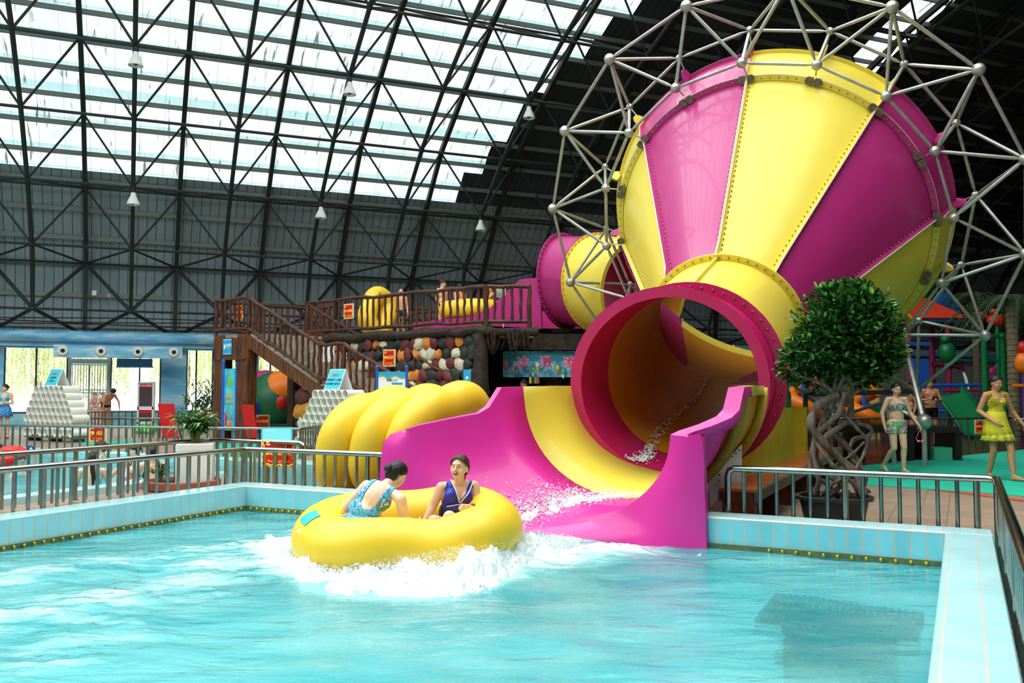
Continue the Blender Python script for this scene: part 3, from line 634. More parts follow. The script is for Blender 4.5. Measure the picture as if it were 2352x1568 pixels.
# ------------------------------------------------------------ water
SCAT = .34
def watermat(name, deep, foamy, O_):
    m = bpy.data.materials.new(name); m.use_nodes = True; nt = m.node_tree; b = nt.nodes['Principled BSDF']; lk = nt.links.new
    at_ = N(nt, 'ShaderNodeAttribute', attribute_name='foam'); g = N(nt, 'ShaderNodeNewGeometry')
    n = N(nt, 'ShaderNodeTexNoise', Scale=2.2, Detail=9., Roughness=.65); mp = N(nt, 'ShaderNodeMapping'); mp.inputs['Rotation'].default_value = (0, 0, R(-5)); mp.inputs['Scale'].default_value = (.55, 1.8, 1)
    lk(g.outputs['Position'], mp.inputs[0]); lk(mp.outputs[0], n.inputs[0])
    ad = N(nt, 'ShaderNodeMath', operation='ADD'); lk(at_.outputs['Fac'], ad.inputs[0]); lk(n.outputs[0], ad.inputs[1])
    r = N(nt, 'ShaderNodeValToRGB'); lk(ad.outputs[0], r.inputs[0]); e = r.color_ramp.elements; e[0].position = .0; e[0].color = (0, 0, 0, 1); e[1].position = 1.; e[1].color = (1, 1, 1, 1)
    mr = N(nt, 'ShaderNodeMapRange'); mr.inputs['From Min'].default_value = .66; mr.inputs['From Max'].default_value = 1.04; lk(ad.outputs[0], mr.inputs[0])
    # base colour: turquoise with pale ripple patches
    n2 = N(nt, 'ShaderNodeTexNoise', Scale=1.6, Detail=4.); mp2 = N(nt, 'ShaderNodeMapping'); mp2.inputs['Scale'].default_value = (.5, 1.5, 1); lk(g.outputs['Position'], mp2.inputs[0]); lk(mp2.outputs[0], n2.inputs[0])
    cr = N(nt, 'ShaderNodeValToRGB'); lk(n2.outputs[0], cr.inputs[0]); q = cr.color_ramp.elements; q[0].position = .35; q[0].color = lin(deep[0]); q[1].position = .68; q[1].color = lin(deep[1])
    mx = N(nt, 'ShaderNodeMix', data_type='RGBA'); lk(mr.outputs[0], mx.inputs[0]); lk(cr.outputs[0], mx.inputs[6]); mx.inputs[7].default_value = lin('E4F1F1'); 
    n3 = N(nt, 'ShaderNodeTexNoise', Scale=5., Detail=5.); mp3 = N(nt, 'ShaderNodeMapping'); mp3.inputs['Scale'].default_value = (.6, 1.5, 1); lk(g.outputs['Position'], mp3.inputs[0]); lk(mp3.outputs[0], n3.inputs[0])
    bp = N(nt, 'ShaderNodeBump', Strength=.5, Distance=.06); lk(n3.outputs[0], bp.inputs['Height']); nt.nodes.remove(b)
    df = N(nt, 'ShaderNodeBsdfDiffuse'); lk(mx.outputs[2], df.inputs[0]); lk(bp.outputs[0], df.inputs['Normal'])
    tr_ = N(nt, 'ShaderNodeBsdfTransparent'); tr_.inputs[0].default_value = (.72, .99, .97, 1); rf_ = N(nt, 'ShaderNodeBsdfRefraction', Roughness=.02, IOR=1.33); rf_.inputs[0].default_value = (.72, .99, .97, 1); lk(bp.outputs[0], rf_.inputs['Normal'])
    m1 = N(nt, 'ShaderNodeMixShader'); m1.inputs[0].default_value = .6; lk(tr_.outputs[0], m1.inputs[1]); lk(rf_.outputs[0], m1.inputs[2])
    m2 = N(nt, 'ShaderNodeMixShader'); fm = N(nt, 'ShaderNodeMath', operation='MULTIPLY_ADD'); fm.inputs[1].default_value = 1-SCAT; fm.inputs[2].default_value = SCAT; lk(mr.outputs[0], fm.inputs[0]); lk(fm.outputs[0], m2.inputs[0]); lk(m1.outputs[0], m2.inputs[1]); lk(df.outputs[0], m2.inputs[2])
    fz = N(nt, 'ShaderNodeFresnel', IOR=1.33); lk(bp.outputs[0], fz.inputs['Normal']); gl_ = N(nt, 'ShaderNodeBsdfGlossy', Roughness=.06); lk(bp.outputs[0], gl_.inputs['Normal'])
    m3 = N(nt, 'ShaderNodeMixShader'); lk(fz.outputs[0], m3.inputs[0]); lk(m2.outputs[0], m3.inputs[1]); lk(gl_.outputs[0], m3.inputs[2]); lk(m3.outputs[0], nt.nodes['Material Output'].inputs[0])
    return m
WAT = watermat('pool_water', ('4FC8D0', 'A2EBEA'), True, BL)
RC = atz(940, 1262, -.02); RCs = (RC-BL).dot(B); RCw = (RC-BL).dot(A)
def hnoise(x, y):
    return .5*math.sin(2.1*x+1.3*y+.5)+.5*math.sin(-1.2*x+2.9*y+2)+.35*math.sin(4.3*x+3.1*y)+.25*math.sin(7.3*y-3.7*x+1)+.2*math.sin(9.1*x+5.2*y+4)
def lerp_n(x, y, seed=0):
    xi, yi = math.floor(x), math.floor(y); fx, fy = x-xi, y-yi
    def h(a, b): v = math.sin(a*127.1+b*311.7+seed*74.7)*43758.5453; return v-math.floor(v)
    fx = fx*fx*(3-2*fx); fy = fy*fy*(3-2*fy)
    return (h(xi, yi)*(1-fx)+h(xi+1, yi)*fx)*(1-fy)+(h(xi, yi+1)*(1-fx)+h(xi+1, yi+1)*fx)*fy
def fbm(x, y, o=4): return sum(lerp_n(x*2**i, y*2**i, i)*.5**(i+1) for i in range(o))
def seg_d(px, py, a, b):
    dx, dy = b[0]-a[0], b[1]-a[1]; t = max(0, min(1, ((px-a[0])*dx+(py-a[1])*dy)/(dx*dx+dy*dy))); return math.hypot(px-a[0]-t*dx, py-a[1]-t*dy), t
def xy(px, py): p_ = atz(px, py, -.05); return (p_.x, p_.y)
# foam tracks as seen on the water: bow wave, wash at the run-out, trails at the left
TR = [([xy(640, 1255), xy(700, 1310), xy(850, 1325), xy(1050, 1330), xy(1200, 1290), xy(1420, 1262)], .46, .95), ([xy(640, 1250), xy(420, 1340), xy(120, 1410), xy(-200, 1460)], .7, .52),
      ([xy(560, 1250), xy(300, 1290), xy(0, 1330), xy(-300, 1380)], .6, .45), ([xy(1200, 1215), xy(1400, 1250)], .2, .4), ([xy(250, 1450), xy(60, 1520)], .5, .42), ([xy(700, 1210), xy(640, 1250)], .2, .5)]
def foam(x, y):
    f = 0
    for P_, rad, amp in TR:
        for i in range(len(P_)-1):
            d, t = seg_d(x, y, P_[i], P_[i+1]); f = max(f, amp*math.exp(-(d/rad)**2))
    return f
def water(name, s0, s1, w0, w1, zz, mat_, n1, n2_, amp, label, foamy=True):
    m = MB(); fo = []
    rows = []
    for j in range(n2_+1):
        row = []
        for i in range(n1+1):
            s_ = s0+(s1-s0)*i/n1; w_ = w0+(w1-w0)*j/n2_; p_ = pw(s_, w_); fm = foam(p_.x, p_.y) if foamy else 0
            z_ = zz+amp*hnoise(p_.x*1.1, p_.y*1.1)*.5+amp*.5*(fbm(p_.x*3, p_.y*5)-.45) + fm*.10*fbm(p_.x*9, p_.y*9)
            row.append(V((p_.x, p_.y, z_))); fo.append(fm*.62)
        rows.append(row)
    m.grid(rows); o = m.build(name, mat_, None, sharp=False)
    a_ = o.data.attributes.new('foam', 'FLOAT', 'POINT'); a_.data.foreach_set('value', fo)
    tag(o, label, 'water', kind='stuff'); return o
water('pool_water', .0, PW, -PD+2.5, 0, WZ, WAT, 230, 300, .034, 'rippling turquoise water of the landing pool in front of the slide')
water('swimming_pool_water', LS0, LS1, LW0, LW1, -.04, WAT, 120, 80, .012, 'turquoise water of the pool with swimmers at the left', False)
# drain grate under water, right of centre
gc = atz(1925, 1420, -.13); gt = thing('drain_grate', 'dark square drain grate seen under the rippling water near the right wall', 'grate', V((gc.x, gc.y, -1.1)))
m = MB(); gm_ = mat('dark_grate', '0B1211', .7); gc = gc-A*.12+B*.03
for k in range(22): m.box(gc+B*(-.5+k*.0476), (.028, .8, .03), B, A)
for k in range(4): m.box(gc+A*(-.38+k*.25)+V((0, 0, -.02)), (1.02, .03, .03), B, A)
m.box(gc+V((0, 0, -.04)), (1.04, .82, .02), B, A)
m.build('grate_bars', gm_, gt)
m = MB(); m.box(V((gc.x, gc.y, (gc.z-.05-1.1)/2)), (.7, .5, 1.05+gc.z), B, A); m.build('sump_box', gm_, gt)

# ------------------------------------------------------------ splash
FOAM = mat('white_foam', 'E6EEF0', .5, var=.03); FOAM.node_tree.nodes['Principled BSDF'].inputs['Emission Strength'].default_value = 0
rnd.seed(5); npr = np.random.RandomState(5)
def blobs(name, n, pf, label, rr=(.008, .03), parent=None):
    m = MB()
    for i in range(n):
        c, k = pf(); r_ = rnd.uniform(*rr)*k
        m.sph(c, (r_*rnd.uniform(.7, 1.5), r_*rnd.uniform(.7, 1.5), r_*rnd.uniform(.6, 1.3)), 6, 4)
    o = m.build(name, FOAM, parent, sharp=False); return tag(o, label, 'splash', kind='stuff') if parent is None else o
BOW = [(615, 1240), (690, 1302), (760, 1312), (850, 1318), (950, 1322), (1050, 1318), (1150, 1295), (1230, 1262), (1330, 1248)]
BH = [.08, .15, .12, .15, .19, .24, .27, .2, .08]
def path(P_, t):
    x = t*(len(P_)-1); i = min(int(x), len(P_)-2); u = x-i
    return tuple(P_[i][k]*(1-u)+P_[i+1][k]*u for k in range(len(P_[i])))
# rolling foam mound: a lumpy ridge along the raft
m = MB(); rows = []
NB_ = 560; NK = 40
for i in range(NB_+1):
    t = i/NB_; px, py = path(BOW, t); h = path([(q,) for q in BH], t)[0]; c = atz(px, py+8, -.05); c2 = atz(px+6, py+10, -.05); row = []
    d = V((c.x, c.y, 0)).normalized()
    for k in range(NK+1):
        u = k/NK; q = c + d*(.18-.95*u); pr = math.sin(PI*min(1, u*1.0))**.7
        pr = math.sin(PI*min(1, u*1.5) if u < .333 else PI/2*(1+(u-.333)/.667))**.9; hh = h*pr*(.25+1.25*fbm(q.x*6+3, q.y*6, 3)) + (.02+.1*pr)*(fbm(q.x*17, q.y*17, 3)-.35) + .035*fbm(q.x*45, q.y*45, 3)
        row.append(q+V((0, 0, hh-.045))+d*(.07*fbm(q.x*20, q.y*20)))
    rows.append(row)
m.grid(rows); tag(m.build('bow_wave', FOAM, sharp=False), 'white foaming bow wave breaking along the front of the floating raft', 'splash', kind='stuff')
def bowpt():
    t = rnd.random(); px, py = path(BOW, t); h = path([(q,) for q in BH], t)[0]; c = atz(px, py+8, -.05); d = V((c.x, c.y, 0)).normalized()
    u = rnd.gauss(0, .13); v_ = abs(rnd.gauss(0, .5)); z_ = max(0, h*(1.0-abs(u)*2))+.0; c = c - d*(.09+u*1.3) + V((rnd.uniform(-.03, .03), 0, z_*rnd.uniform(.5, 1.15)+.02*v_))
    return c, rnd.uniform(.5, 1.)*(.6 if c.z > .1 else 1)
blobs('splash_droplets', 14000, bowpt, 'scattered white droplets thrown up by the bow wave', (.0025, .009))
# wash on the run-out floor and foam trail down to the raft
WASH = [(1440, 1118), (1330, 1122), (1240, 1140), (1180, 1165), (1165, 1200), (1210, 1240)]
def chan(s_, w_):
    sec = SEC[-1]
    for i in range(len(SEC)-1):
        if SEC[i][0] >= w_ >= SEC[i+1][0]: u = (SEC[i][0]-w_)/(SEC[i][0]-SEC[i+1][0]); sec = tuple(SEC[i][k]*(1-u)+SEC[i+1][k]*u for k in range(6)); break
    _, sl, sr, zr, zb, kw = sec; c, h = (sl+sr)/2, (sr-sl)/2; x = max(-1, min(1, (s_-c)/h)); return zr-(zr-zb)*max(0, 1-x*x)**.475
def washpt():
    t = rnd.random(); w_ = 1.25*(1-t)**1.0-.25*t; s_ = 4.75-1.15*t+rnd.gauss(0, .10+.10*t)
    z_ = chan(s_, max(w_, 0)) if w_ > 0 else WZ
    return pw(s_, w_+rnd.gauss(0, .05), z_+abs(rnd.gauss(0, .02+.035*t))), rnd.uniform(.5, 1.1)
blobs('channel_droplets', 8000, washpt, 'small white droplets over the water streaming down the run-out', (.003, .010))
m = MB(); rows = []
for i in range(200):
    t = i/199; w_ = 1.3*(1-t)-.35*t; sc_ = 4.85-1.2*t; hw = .10+.2*t; row = []
    for k in range(23):
        u = k/22; s_ = sc_+(u-.5)*2*hw*(1+.25*math.sin(i*.21)); z_ = chan(s_, w_) if w_ > 0 else WZ; pr = math.sin(PI*u)**.6
        row.append(pw(s_, w_+.03*fbm(s_*14, w_*14), z_+pr*(.012+(.03+.07*t)*fbm(s_*9, w_*9, 5)+.035*fbm(s_*40, w_*40, 3)) - .012))
    rows.append(row)
m.grid(rows); tag(m.build('channel_foam', FOAM, sharp=False), 'white water streaming down the magenta run-out behind the raft', 'splash', kind='stuff')
def lace():
    t = rnd.random()**.6; s_ = 5.2-2.2*t*rnd.random()-.3; w_ = rnd.uniform(-.35, .0)
    return pw(s_, w_, WZ+.01), rnd.uniform(.4, 1.)
blobs('runout_edge_foam', 2200, lace, 'thin lace of foam where the run-out meets the pool', (.003, .008))
# thin streak of water running down the inside of the tube
m = MB(); rnd.seed(12)
for i in range(700):
    t = rnd.random(); 
    if t < .45: u = t/.45; c = C0.lerp(C1_, u); za = (Z0[0]+(Z1[0]-Z0[0])*u, Z0[1]+(Z1[1]-Z0[1])*u)
    else: u = (t-.45)/.55; tt = u*u*(3-2*u); c = C1_.lerp(FC, u); za = (Z1[0]+(Z2[0]-Z1[0])*tt, Z1[1]+(Z2[1]-Z1[1])*tt)
    q = ringpts(c, za[0], za[1], 1.145, [R(-117+4*math.sin(t*9)+rnd.gauss(0, .9+2.2*(1-t)))])[0]; r_ = rnd.uniform(.006, .016); m.sph(q, (r_, r_*2.2, r_*.6), 6, 4)
tag(m.build('tube_water_streak', FOAM, sharp=False), 'thin white streak of water running along the bottom inside the exit tube', 'splash', kind='stuff')

# ------------------------------------------------------------ lettering and signs
def text(body, size, o, x, y, mat_, parent, name='lettering', align='CENTER', bold=0., ext=.002):
    cu = bpy.data.curves.new('t', 'FONT'); cu.body = body; cu.size = size; cu.align_x = align; cu.align_y = 'CENTER'; cu.extrude = ext; cu.offset = bold; cu.resolution_u = 2
    to = bpy.data.objects.new('t', cu); COL.objects.link(to); dg = bpy.context.evaluated_depsgraph_get()
    me = bpy.data.meshes.new_from_object(to.evaluated_get(dg)); bpy.data.objects.remove(to); bpy.data.curves.remove(cu)
    x = V(x).normalized(); y = V(y).normalized(); z = x.cross(y); M = Matrix((x, y, z)).transposed().to_4x4(); M.translation = V(o)
    P_ = MW.get(parent.name) if parent else None
    me.transform((P_.inverted() if P_ is not None else Matrix()) @ M); me.materials.clear(); me.materials.append(mat_); me.name = name
    ob = bpy.data.objects.new(name, me); COL.objects.link(ob)
    if parent is not None: ob.parent = parent; MW[ob.name] = P_
    return ob
SRED = mat('sign_red', 'D4161A', .4); SYEL = mat('sign_yellow', 'F6DE3A', .4); SBLU = mat('sign_blue', '2FA3D6', .4); SWHI = mat('sign_white', 'F2F4F4', .4); SCYA = mat('sign_cyan', '45C6D2', .4); SPIN = mat('sign_pink', 'E8357F', .4); SGRN = mat('sign_green', '6FBF3A', .4); SNAV = mat('sign_navy', '1C3F86', .4)
def warnsign(c, x, w, h, zh, en, label, loc=None, y=V((0, 0, 1))):
    x = V(x).normalized(); n = x.cross(y)
    t = thing('warning_sign', label, 'sign', c)
    m = MB(); m.box(c, (w, .02, h), x, -n, y); m.build('sign_board', SWHI, t)
    m = MB(); m.box(c+n*.011, (w*.94, .004, h*.95), x, -n, y); m.build('red_face', SRED, t)
    m = MB(); pts = []
    for i in range(64):
        u = i/64*4; k = int(u); f = u-k; wv = .013*math.sin(f*2*PI*(5 if k % 2 == 0 else 4))*w*2
        a = w*.43; b = h*.43
        q = [(-a+2*a*f, b+wv), (a+wv, b-2*b*f), (a-2*a*f, -b+wv), (-a+wv, -b+2*b*f)][k]; pts.append(c+n*.016+x*q[0]+y*q[1])
    m.tube(pts, .011*w*2, 5, closed=True); m.build('wavy_border', SYEL, t)
    nc = max(len(zh), 1); text(zh, w*.78/nc*1.02, c+n*.017+y*(h*.02), x, y, SYEL, t, bold=w*.006)
    if en: text(en, h*.13, c+n*.017-y*(h*.29), x, y, SYEL, t)
    m = MB(); m.sph(c+n*.014-x*w*.3+y*h*.33, (w*.07, h*.04, .004), 8, 5, ax=(x, y, n)); m.build('emblem', SWHI, t)
    return t

# ------------------------------------------------------------ stainless steel railings
def rail(label, pts, zt, sp=.165, zb=.03, r=.034, rb=.02, pe=7, low=None, ends=True, corner_post=True):
    t = thing('railing', label, 'railing', V((pts[0].x, pts[0].y, 0)), 'stainless steel railings')
    m = MB(); P_ = [V((p_.x, p_.y, zt)) for p_ in pts]; PP = []
    for i, p_ in enumerate(P_):
        if 0 < i < len(P_)-1:
            a = (P_[i-1]-p_).normalized(); b = (P_[i+1]-p_).normalized(); PP += [p_+a*.08, p_+a*.02+b*.02, p_+b*.08]
        else: PP.append(p_)
    if ends:
        for e_, nx in ((0, 1), (-1, -2)):
            d = (P_[nx]-P_[e_]).normalized(); add = [P_[e_]+V((0, 0, zb-zt)), P_[e_]+V((0, 0, -.07)), P_[e_]+V((0, 0, -.02))+d*.02, P_[e_]+d*.07]
            PP = add+PP[1:] if e_ == 0 else PP[:-1]+add[::-1]
    m.tube(PP, r, 12); m.build('top_rail', STEEL, t)
    if low: m = MB(); m.tube([V((p_.x, p_.y, low)) for p_ in pts], rb, 8); m.build('bottom_rail', STEEL, t)
    k = 0; nb = 0
    for a, b in zip(P_[:-1], P_[1:]):
        n = max(1, round((b-a).length/sp))
        for i in range(1 if k == 0 else 0, n+(0)):
            q = a.lerp(b, i/n); k += 1; big = (k % pe == 0) or (i == 0)
            m = MB(); m.tube([V((q.x, q.y, zb)), V((q.x, q.y, zt-.01))], r*.85 if big else rb, 10 if big else 8)
            if big: m.tube([V((q.x, q.y, zb)), V((q.x, q.y, zb+.02))], r*1.3, 10)
            m.build('post' if big else 'baluster', STEEL, t)
    return t
rail('stainless railing on the right pool edge, from beside the magenta mouth round the near corner', [pw(6.12, .45), pw(8.55, .45), pw(8.55, -7.2)], .69, pe=7)
rail('stainless railing along the left pool edge, turning at the corner to the stacked rafts', [pw(-.45, -6.5), pw(-.45, .45), pw(2.1, .45)], .68, pe=6)
rail('stainless railing behind the near left one, passing behind the leafy plant', [pw(-2.2, -5.5), pw(-2.2, 1.5), pw(-.36, 1.55)], .7, pe=7)
r3a, r3b = atz(-70, 976, .64), atz(690, 985, .64)
rail('straight railing across the back of the swimming pool carrying the climbing sign', [r3a, r3b, r3b+V((.1, 1.5, 0))], .64, sp=.2, pe=6, r=.03)
rail('short railing beside the pipe pyramid at mid distance', [atz(164, 960, .6), atz(400, 961, .6)], .6, sp=.22, r=.03)
rail('far railing in front of the windows with a man leaning on it', [atz(160, 948, .62), atz(242, 944, .62), atz(500, 943, .62)], .62, sp=.24, r=.035)
rail('far right railing in front of the green slide', [atz(1850, 960, .72), atz(2322, 961, .72), atz(2322, 961, .72)+V((3, 6, 0))], .72, sp=.18, pe=5, r=.03)
rail('far right railing beyond the first, at the picture edge', [atz(2330, 962, .75), atz(2500, 964, .75)], .75, sp=.3, pe=5, r=.03)

# ------------------------------------------------------------ rafts
def raftpath(a, b, n=64):
    out = []
    for i in range(n):
        th = 2*PI*i/n; c, s = math.cos(th), math.sin(th); e = .78
        x = a*math.copysign(abs(c)**e, c); y = b*math.copysign(abs(s)**e, s)*(1-.13*math.exp(-(x/(a*.35))**2)); out.append((x, y))
    return out
def raft_mesh(a=.75, b=.6, r=.27, lift=None):
    m = MB(); m.tube([V((x, y, lift(x, y) if lift else 0)) for x, y in raftpath(a, b)], r, 28, closed=True)
    return m
def make_raft(label, M_, lift=None, a=.75, b=.6, grp=None, handles=True):
    t = thing('raft', label, 'raft', M_.translation, grp)
    def tr(m): m.v = [tuple(M_ @ V(p_)) for p_ in m.v]; return m
    tr(raft_mesh(a, b, .27, lift)).build('inflatable_ring', VINYL, t, sharp=False)
    m = MB(); m.lathe((0, 0, -.14), [(0, 0), (min(a, b)*.98, 0), (min(a, b)*.98, .02), (0, .02)], 24); m.v = [(p_[0]*a/b, p_[1], p_[2]) for p_ in m.v]; tr(m).build('raft_floor', VINYL, t)
    if handles:
        for sx_ in (-1, 1):
            for sy_ in (-1, 1):
                m = MB(); m.tube([V((sx_*a*.55-.08, sy_*b*1.0, .27)), V((sx_*a*.55, sy_*b*1.0, .31)), V((sx_*a*.55+.08, sy_*b*1.0, .27))], .012, 6); tr(m).build('grip_handle', BLACK, t)
    return t
RX = V((.982, .19, .03)).normalized(); RZ = V((-.03, -.1, 1)).normalized(); RY = RZ.cross(RX).normalized(); RZ = RX.cross(RY)
RCEN = at(938, 1226, 8.15)
RM = Matrix((RX, RY, RZ)).transposed().to_4x4(); RM.translation = RCEN
raft = make_raft('yellow raft afloat on the pool carrying two laughing women', RM, lambda x, y: .06*math.exp(-((x-.6)/.3)**2)-.04*math.exp(-((x-.2)/.3)**2)*(y < 0)+.03*math.exp(-((x+.3)/.4)**2), handles=False, a=.77, b=.6)
def rpt(x, y, z=0): return RM @ V((x, y, z))
m = MB()   # teal label and white emblem printed on the left end
for (th0, th1, f0, f1, mi) in ((182, 200, 48, 82, 0),):
    rows = []
    for i in range(7):
        th = R(th0+(th1-th0)*i/6); c, s = math.cos(th), math.sin(th); px_, py_ = .77*math.copysign(abs(c)**.78, c), .6*math.copysign(abs(s)**.78, s); row = []
        d_ = V((px_/.77**1, py_/.6, 0)).normalized()
        for k in range(7): f_ = R(f0+(f1-f0)*k/6); row.append(RM @ (V((px_, py_, .0+.03*math.exp(-((px_+.3)/.4)**2)))+d_*(.275*math.cos(f_))+V((0, 0, .275*math.sin(f_)))))
        rows.append(row)
    m.grid(rows)
m.build('teal_label', mat('teal_label', '2FB3B8', .4), raft)
m = MB(); c = rpt(-.90, -.31, .13); nn = (c-rpt(-.70, -.22, .0)).normalized(); c = rpt(-.70, -.22, .03)+nn*.262; m.sph(c+nn*.0, (.07, .045, .01), 12, 8, ax=(RX, nn.cross(RX), nn)); m.build('white_emblem', SWHI, raft)
for k, (px, py, yy, lb) in enumerate(((1010, 1008, 12.35, 'foremost of the three stacked yellow rafts, leaning against the magenta run-out'), (932, 1012, 12.6, 'middle one of the three stacked yellow rafts'), (855, 1014, 12.85, 'leftmost of the three stacked yellow rafts beside the pipe pyramid'))):
    nrm_ = V((.80, -.50, -.32)).normalized(); X_ = V((.62, .78, .18)); X_ = (X_-nrm_*X_.dot(nrm_)).normalized(); Y_ = nrm_.cross(X_)
    M_ = Matrix((X_, Y_, nrm_)).transposed().to_4x4(); M_.translation = at(px, py, yy); make_raft(lb, M_, None, .74, .56, 'yellow rafts stacked on edge', False)

# ------------------------------------------------------------ planters, bonsai, bench
CLAY = mat('terracotta_kerb', '9B5A48', .8, var=.15); SOIL = mat('dark_soil', '3A2A20', .95, bump=.6)
pc = atz(418, 1122, 0); t = thing('planter', 'white square planter in a round terracotta kerb behind the near left railing', 'planter', pc)
m = MB(); m.lathe(pc, [(.5, 0), (.55, .02), (.56, .13), (.5, .14), (.48, .09), (0, .09)], 40); m.build('round_kerb', CLAY, t)
m = MB(); m.lathe(pc, [(0, .1), (.47, .1)], 30); m.build('soil', SOIL, t)
wc = V((pc.x+.18, pc.y+.05, 0))
m = MB(); m.box(wc+V((0, 0, .38)), (.52, .52, .6), V((.97, .24, 0)), None); o = m.build('white_box', WHITE, t); md = o.modifiers.new('Bevel', 'BEVEL'); md.width = .01
LF = [mat('leaf_green', '3F7A2E', .45, var=.25, vscale=9), mat('leaf_dark', '25501F', .45, var=.25, vscale=9), mat('leaf_light', '7FA84E', .45, var=.2, vscale=9)]
def leafy(t, c, n, R_, ln, wd, seed, lift=.3, stems=12, mats=LF, droop=.5):
    rnd.seed(seed); m = MB(); ms = MB()
    for s_ in range(stems):
        an = rnd.uniform(0, 2*PI); tip = c+V((math.cos(an)*R_[0]*rnd.uniform(.2, .9), math.sin(an)*R_[0]*rnd.uniform(.2, .9), R_[1]*rnd.uniform(.45, 1)))
        ms.tube([c+V((rnd.uniform(-.05, .05), 0, 0)), c.lerp(tip, .5)+V((0, 0, .08)), tip], [.012, .009, .005], 5)
        for k in range(n//stems):
            u = rnd.uniform(.3, 1.02); p0 = c.lerp(tip, u)+V((0, 0, .06*math.sin(u*PI))); a2 = rnd.uniform(0, 2*PI); d = V((math.cos(a2), math.sin(a2), lift+rnd.uniform(-.4, .6))).normalized(); sd = d.cross(V((0, 0, 1))).normalized()
            L_ = ln*rnd.uniform(.6, 1.2); w_ = wd*rnd.uniform(.7, 1.2); p1 = p0+d*L_*.5+V((0, 0, .0)); p2 = p0+d*L_+V((0, 0, -L_*droop*rnd.random()))
            m.add([p0, p1+sd*w_, p2, p1-sd*w_, p1-V((0, 0, w_*.3))], [(0, 1, 4), (1, 2, 4), (0, 4, 3), (4, 2, 3)], False, rnd.choice((0, 0, 0, 1, 1, 2)))
    ms.build('stem', mat('green_stem', '5A6B35', .6), t); m.build('foliage', mats, t, sharp=False)
pt = V((wc.x, wc.y, .68)); t = thing('potted_plant', 'bushy green plant with lance shaped leaves standing in the white planter', 'plant', pt)
leafy(t, pt, 620, (.52, .52), .22, .022, 3, .2, 22)
pt = V((pc.x-.3, pc.y-.1, .1)); t = thing('small_plant', 'small green plant growing in the terracotta kerb left of the white planter', 'plant', pt); leafy(t, pt, 60, (.2, .3), .16, .02, 4, .4, 6)
pt = atz(441, 1012, 0)+V((0, 4, 0)); 
t = thing('shrub', 'feathery dark shrub in front of the timber posts', 'plant', V((pt.x, pt.y, 0))); leafy(t, V((pt.x, pt.y, .0)), 300, (.7, 1.2), .3, .012, 8, .4, 16, [LF[1], mat('twig_brown', '5B4632', .7), LF[0]])
pt = bd(lpx(452), 35.5, 0); t = thing('palm_plant', 'dark spiky palm at the far window left of the timber posts', 'plant', pt); leafy(t, pt, 240, (1.1, 1.9), .8, .03, 9, .5, 12, [LF[1], LF[1], LF[0]], .9)

pb = at(1915, 1136, 9.8); pb = V((pb.x, pb.y, 0))
t = thing('plant_pot', 'dark grey round plastic pot holding the braided ficus behind the right railing', 'plant pot', pb)
POTM = mat('dark_grey_pot', '2C3436', .45, var=.2, vscale=3)
m = MB(); m.lathe(pb, [(0, .0), (.3, 0), (.36, .29), (.41, .3), (.415, .335), (.365, .335), (.35, .3), (.35, .27), (0, .27)], 40); m.build('pot_body', POTM, t)
m = MB(); m.lathe(pb, [(0, .28), (.35, .28)], 24); m.build('soil', SOIL, t)
t = thing('ficus_tree', 'braided ficus with aerial roots and a dense round green crown in the grey pot', 'tree', pb+V((0, 0, .29)))
FB = mat('ficus_bark', '8C7F70', .75, col2='5E5348', vscale=14, bump=.5, bscale=30, stretch=(1, 1, .4))
rnd.seed(21)
def bz(px, py, dy=0.): q = at(px, py, pb.y+dy); return q
ROOTS = [([(1873, 1136), (1880, 1090), (1868, 1040), (1885, 990), (1925, 950), (1940, 900)], .035, -.05), ([(1985, 1138), (1962, 1085), (1920, 1045), (1890, 1015), (1862, 975), (1880, 930), (1925, 905)], .055, -.08),
         ([(1900, 1140), (1948, 1100), (1975, 1070), (1940, 1020), (1905, 985), (1895, 950), (1935, 915)], .04, .05), ([(1952, 1140), (1925, 1105), (1890, 1080), (1873, 1035), (1900, 1000), (1950, 960), (1955, 900)], .04, .02),
         ([(1975, 1135), (1990, 1090), (1955, 1050), (1960, 1010), (1998, 1000), (1996, 980), (1950, 965), (1930, 930)], .028, .1), ([(1885, 1138), (1915, 1110), (1960, 1082), (1985, 1040), (1992, 1010), (1970, 985), (1930, 940)], .022, -.02),
         ([(1925, 1142), (1905, 1115), (1865, 1085), (1862, 1050), (1870, 1010), (1890, 965), (1910, 930)], .03, .08), ([(1998, 1130), (1975, 1112), (1935, 1095), (1920, 1070), (1955, 1045), (1985, 1015)], .018, .0), ([(1868, 1000), (1900, 1055), (1960, 1110), (1968, 1138)], .028, -.11)]
for P_, r_, dy in ROOTS:
    pts = [bz(px, py, dy+.06*math.sin(i*1.7+r_*90)) for i, (px, py) in enumerate(P_)]; sm = []
    for i in range(len(pts)-1):
        p0, p1, p2, p3 = pts[max(i-1, 0)], pts[i], pts[i+1], pts[min(i+2, len(pts)-1)]
        for k in range(5):
            u = k/5; sm.append(.5*((2*p1)+(-p0+p2)*u+(2*p0-5*p1+4*p2-p3)*u*u+(-p0+3*p1-3*p2+p3)*u**3))
    sm.append(pts[-1]); m = MB(); m.tube(sm, [r_*.82*(1+.18*math.sin(i*1.3)) for i in range(len(sm))], 9); m.build('aerial_root', FB, t)
m = MB()
for i in range(14):
    a_ = bz(rnd.uniform(1900, 1960), rnd.uniform(905, 940)); b_ = bz(rnd.uniform(1830, 2050), rnd.uniform(760, 880), rnd.uniform(-.3, .3)); m.tube([a_, a_.lerp(b_, .5)+V((0, 0, .06)), b_], [.035, .025, .012], 6)
m.tube([bz(1925, 935), bz(1935, 890), bz(1940, 840)], [.05, .07, .05], 9); m.build('branch', FB, t)
